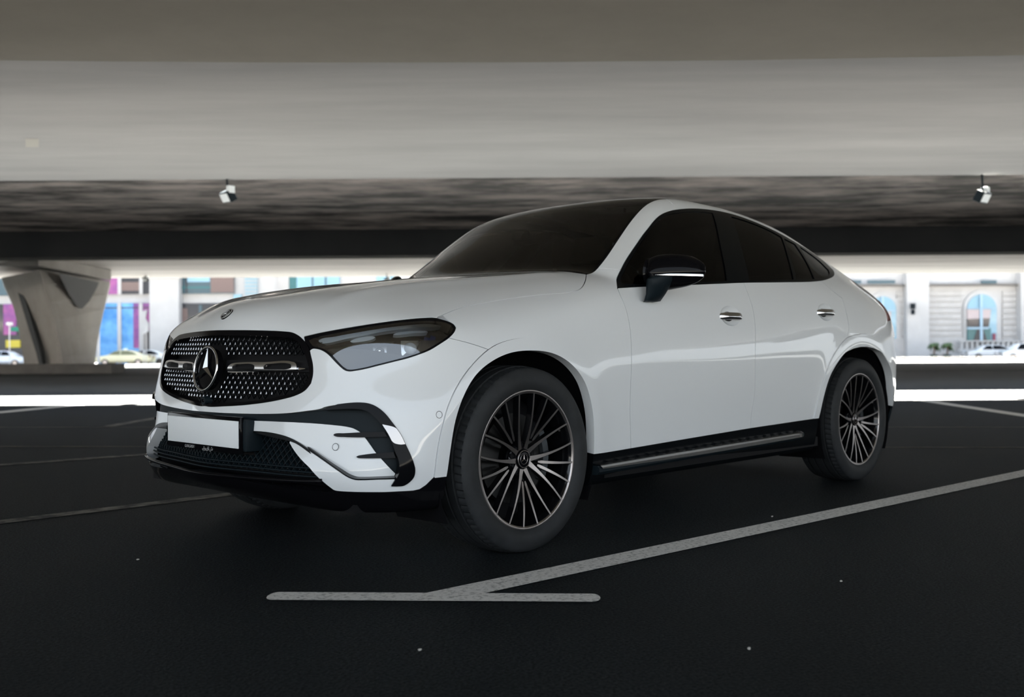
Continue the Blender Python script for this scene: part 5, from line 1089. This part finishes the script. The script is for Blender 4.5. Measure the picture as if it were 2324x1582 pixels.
# classical building at right
rbld=thing('classical_building','white stone classical building with arched windows at right','building',EV(45,DB,-.65))
def rp(*a): return bpart(*a,rbld)
def arch_pts(cx,hw,top,bot,n=14):
    r=hw;cy=top+hw
    return [(cx-hw,bot)]+[(cx-hw*math.cos(math.pi*i/n),cy-hw*math.sin(math.pi*i/n)) for i in range(n+1)]+[(cx+hw,bot)]
def padd2(o,par): o.parent=par;o.matrix_parent_inverse=Matrix.Translation(-par.location);return o
rp('wall',1246,270,5200,832,DB+1.0,3,wh)
for cx,hw,top_,bot in ((2229,33,668,774),(2005,29,673,790),(2480,33,668,774)):
    s=padd2(slab('arch_surround',arch_pts(cx,hw+9,top_-10,bot+2),lambda x:DB+.75,.5,wh),rbld)
    w=padd2(slab('arched_window',arch_pts(cx,hw,top_,bot),lambda x:DB+.6,.3,wsky),rbld)
    slab('blind',[(cx-hw,top_+34),(cx+hw*.6,top_+34),(cx+hw*.55,top_+54),(cx-hw,top_+56)],lambda x:DB+.5,.2,pink,w)
    slab('dark_pane',[(cx-hw,top_+56),(cx+hw*.55,top_+54),(cx+hw*.45,top_+74),(cx-hw,top_+74)],lambda x:DB+.5,.2,wdark,w)
    slab('pane',[(cx-hw,top_+77),(cx+hw*.6,top_+77),(cx+hw*.6,bot),(cx-hw,bot)],lambda x:DB+.5,.2,teal,w)
    slab('curtain',[(cx-hw*.35,top_+80),(cx+hw*.1,top_+80),(cx+hw*.35,bot),(cx-hw*.6,bot)],lambda x:DB+.45,.1,wdark,w)
    for x0,y0,x1,y1 in ((cx-4,top_,cx+1,bot),(cx-hw,top_+75,cx+hw*.45,top_+79),(cx-hw,top_+31,cx+hw*.9,top_+33)): sub('window_bar',x0,y0,x1,y1,DB+.35,.12,blueframe,w)
    if cx==2229: sub('red_panel',cx+25,757,cx+31,774,DB+.4,.1,mat('maroon',(.22,.03,.06),.5),w)
for x0,x1 in ((2059,2108),(2318,2372)):
    p=rp('pilaster',x0,560,x1,834,DB-.1,1.2,wh)
for y in (652,): 
    rp('cornice',1900,646,2700,649,DB+.35,.9,joint); rp('cornice',1900,641,2700,645,DB+.1,1.2,wh)
for x0,x1 in ((1970,2032),(2228,2262),(1925,1955)): rp('frieze_window',x0,636,x1,644,DB+.02,.3,wglass)
for k in range(12):
    y=660+k*13
    for x0,x1 in ((2108,2182),(2276,2318),(2036,2059),(1940,1974)): rp('stone_course',x0,y,x1,y+11.5,DB+.82,.3,wh2)
rp('plinth',1950,768,2190,832,DB+.55,.6,wh2)
bal=rp('balustrade_rail',2178,772,2330,776,DB-.4,.5,wh); rp('balustrade_base',2178,791,2330,798,DB-.4,.5,wh)
for k in range(13): rp('baluster',2181+k*11.7,776,2186+k*11.7,792,DB-.3,.3,wh)
rp('terrace_wall',2150,798,2700,834,DB-.5,1,wh2)
# wall lamp
p=at(2072,700,DB-.6);wl=thing('wall_lantern','dark wall lantern on the pale pilaster at right','lantern',p)
for nm,dz,s in (('lamp_head',.22,(.5,.4,.55)),('bracket',-.35,(.25,.35,.5))):
    bm=bmesh.new();box(bm,(0,0,dz*1.0),s,bev=.08);bm_obj(nm,bm,M['plastic'],wl)
# potted palms
leaf=noise_mat('palm_leaf',(.03,.06,.02),(.10,.15,.06),ns=3,rough=(.5,.7),bump=0); trunk=mat('palm_trunk',(.12,.08,.05),.9); pot=mat('planter_green',(.03,.06,.05),.7)
for cx,lb_ in ((2120,'left of the two small palms before the classical building'),(2150,'right of the two small palms before the classical building')):
    b0=at(cx,804,DB-4);t=thing('palm',lb_,'palm tree',(b0.x,b0.y,-.65),'small palms in planters')
    hgt=at(cx,782,DB-4).z+.65
    bm=bmesh.new();tube(bm,[(0,0,.4),(.03,0,hgt)],[.09,.07],8);bm_obj('trunk',bm,trunk,t)
    bm=bmesh.new();tube(bm,[(0,0,0),(0,0,.55)],[.28,.34],12);bm_obj('planter',bm,pot,t)
    for k in range(16):
        a=k*2.4;bm=bmesh.new();up=.25+.5*((k*7)%5)/5;R=[]
        for i in range(6):
            s_=i/5;r=.62*s_;z=hgt+up*s_*1.3-1.0*s_*s_;w=.16*math.sin(math.pi*(.1+.85*s_));d=Vector((math.cos(a),math.sin(a),0));n_=Vector((-math.sin(a),math.cos(a),0))
            R.append([bm.verts.new(d*r+n_*w+Vector((0,0,z-.05))),bm.verts.new(d*r+Vector((0,0,z))),bm.verts.new(d*r-n_*w+Vector((0,0,z-.05)))])
        for A,B in zip(R,R[1:]):
            bm.faces.new((A[0],A[1],B[1],B[0]));bm.faces.new((A[1],A[2],B[2],B[1]))
        bm_obj('frond',bm,leaf,t)
# far cars: small saloon with body, cabin, wheels
def far_car(px,D,length,col,label,name='parked_car',flip=1,roof=1.45,sign=False,hatch=False,cat='car'):
    p=at(px,828,D);o=thing(name,label,cat,(p.x,p.y,-.65));o.rotation_euler=(0,0,YAW-math.pi/2+(math.pi if flip<0 else 0));s=length/4.8
    pm=mat(name+'_paint',col,.25,coat=1)
    prof=[(-2.4,.35),(-2.42,.62),(-2.3,.80),(-1.9,.92),(-1.35,1.0),(-.75,roof-.08),(-.2,roof),(.5,roof-.01),(1.0,roof-.12),(1.65,1.06),(2.25,1.0),(2.4,.85),(2.42,.5),(2.35,.32)]
    if hatch: prof[8:11]=[(1.7,roof-.06),(2.15,1.12),(2.38,1.0)]
    def wid(x,z): return (.90 if z<1.0 else .90-.52*(z-1.0))*(1-.10*(abs(x)/2.4)**4)
    V=[];F=[];m=9;xs=np.linspace(-2.42,2.40,33)
    tops=np.interp(xs,[a for a,b in prof[2:-2]],[b for a,b in prof[2:-2]])
    for x,tz in zip(xs,tops):
        for f_,q in ((0,.30),(1,.30),(1,.55),(1,.75),(.985,.90)):
            V.append((x,-wid(x,.5)*f_,q if tz>q else tz))
        for f_ in (.93,.80,.45,0):
            z=tz-.03*(f_/.9)**2 if tz<=1.03 else tz-(.10 if f_>.9 else .03 if f_>.7 else .01 if f_>.4 else 0);V.append((x,-wid(x,z)*f_ if tz>1.03 else -.9*f_,max(z,.30)))
    nv=len(V);V+= [(x,-y,z) for x,y,z in V]
    for i in range(32):
        for j in range(8):
            a=i*m+j;F.append((a,a+1,a+1+m,a+m));F.append((nv+a,nv+a+m,nv+a+1+m,nv+a+1))
    for i in (0,32): F.append(tuple(i*m+j for j in range(m)));F.append(tuple(nv+i*m+j for j in range(m)))
    V=[(a*s,b,c) for a,b,c in V]
    body=mesh_obj('body',V,F,pm,o,True)
    for sy in (-1,1):
        for pts in (((-1.15,1.02),(-.70,roof-.12),(-.22,roof-.07),(-.18,1.02)),((-.10,1.02),(-.12,roof-.07),(.5,roof-.09),(.95,roof-.22),(1.35,1.03))):
            V=[(x*s,sy*(wid(x,z)*.985+.015),z) for x,z in pts];k=len(V);V+=[(x,y-sy*.02,z) for x,y,z in V];mesh_obj('side_window',V,[tuple(range(k))]+[tuple(range(2*k-1,k-1,-1))]+[(i,(i+1)%k,k+(i+1)%k,k+i) for i in range(k)],M['gloss'] if name!='taxi' else wolive,o)
    for x in (-1.5,1.42):
        for sy in (-1,1):
            bm=bmesh.new();tube(bm,[(x*s,sy*.68,.32),(x*s,sy*.905,.32)],.32,20);wl_=bm_obj('wheel',bm,M['rubber'],o)
            bm=bmesh.new();tube(bm,[(x*s,sy*.90,.32),(x*s,sy*.915,.32)],.20,16);bm_obj('hubcap',bm,M['machined'],wl_)
    if sign: bm=bmesh.new();box(bm,(.0,0,roof+.06),(.22,.5,.12),bev=.03);bm_obj('roof_sign',bm,M['plate'],o)
    for sy in (-.6,.6):
        bm=bmesh.new();box(bm,(-2.36*s,sy,.70),(.10,.36,.12),bev=.02);bm_obj('head_lamp',bm,M['drl'],o)
        bm=bmesh.new();box(bm,(2.36*s,sy,.85),(.10,.34,.12),bev=.02);bm_obj('tail_lamp',bm,M['red'],o)
    return o
wolive=mat('olive_glass',(.16,.16,.08),.15)
far_car(285,93,4.9,(.78,.73,.48),'cream yellow taxi in front of the blue shop window','taxi',1,sign=True,cat='taxi')
far_car(8,92,4.6,(.75,.80,.86),'white hatchback left of the bridge pier',hatch=True,flip=-1)
far_car(338,96,4.4,(.82,.82,.78),'white car parked behind the cream taxi',flip=1)
far_car(2248,96,4.9,(.82,.82,.82),'low white saloon below the balustrade at right')
far_car(2325,91,4.6,(.82,.82,.82),'white car cut by the right edge of the picture',roof=1.6,flip=1)
# slim posts and bollards
pm_=mat('post_white',(.5,.5,.5),.5)
def post(px,y0,D,r,label,head=None,cat='post'):
    b0=at(px,828,D);h=at(px,y0,D).z+.65;t=thing('lamp_post',label,cat,(b0.x,b0.y,-.65));bm=bmesh.new();tube(bm,[(0,0,0),(0,0,h)],r,8);bm_obj('pole',bm,pm_,t)
    bm=bmesh.new();tube(bm,[(0,0,0),(0,0,.25)],r*1.8,10);bm_obj('base',bm,pm_,t)
    if head: bm=bmesh.new();box(bm,(0,0,h),(.5,.35,.28),bev=.08);bm_obj('head',bm,pm_,t)
post(224,745,90,.12,'white post at the taxi tail beside the pier')
post(22,735,88,.045,'slim white lamp post left of the pier',True)
post(326,752,88,.035,'thin white post in front of the white pillar')
post(332,742,88,.035,'second thin white post in front of the white pillar')
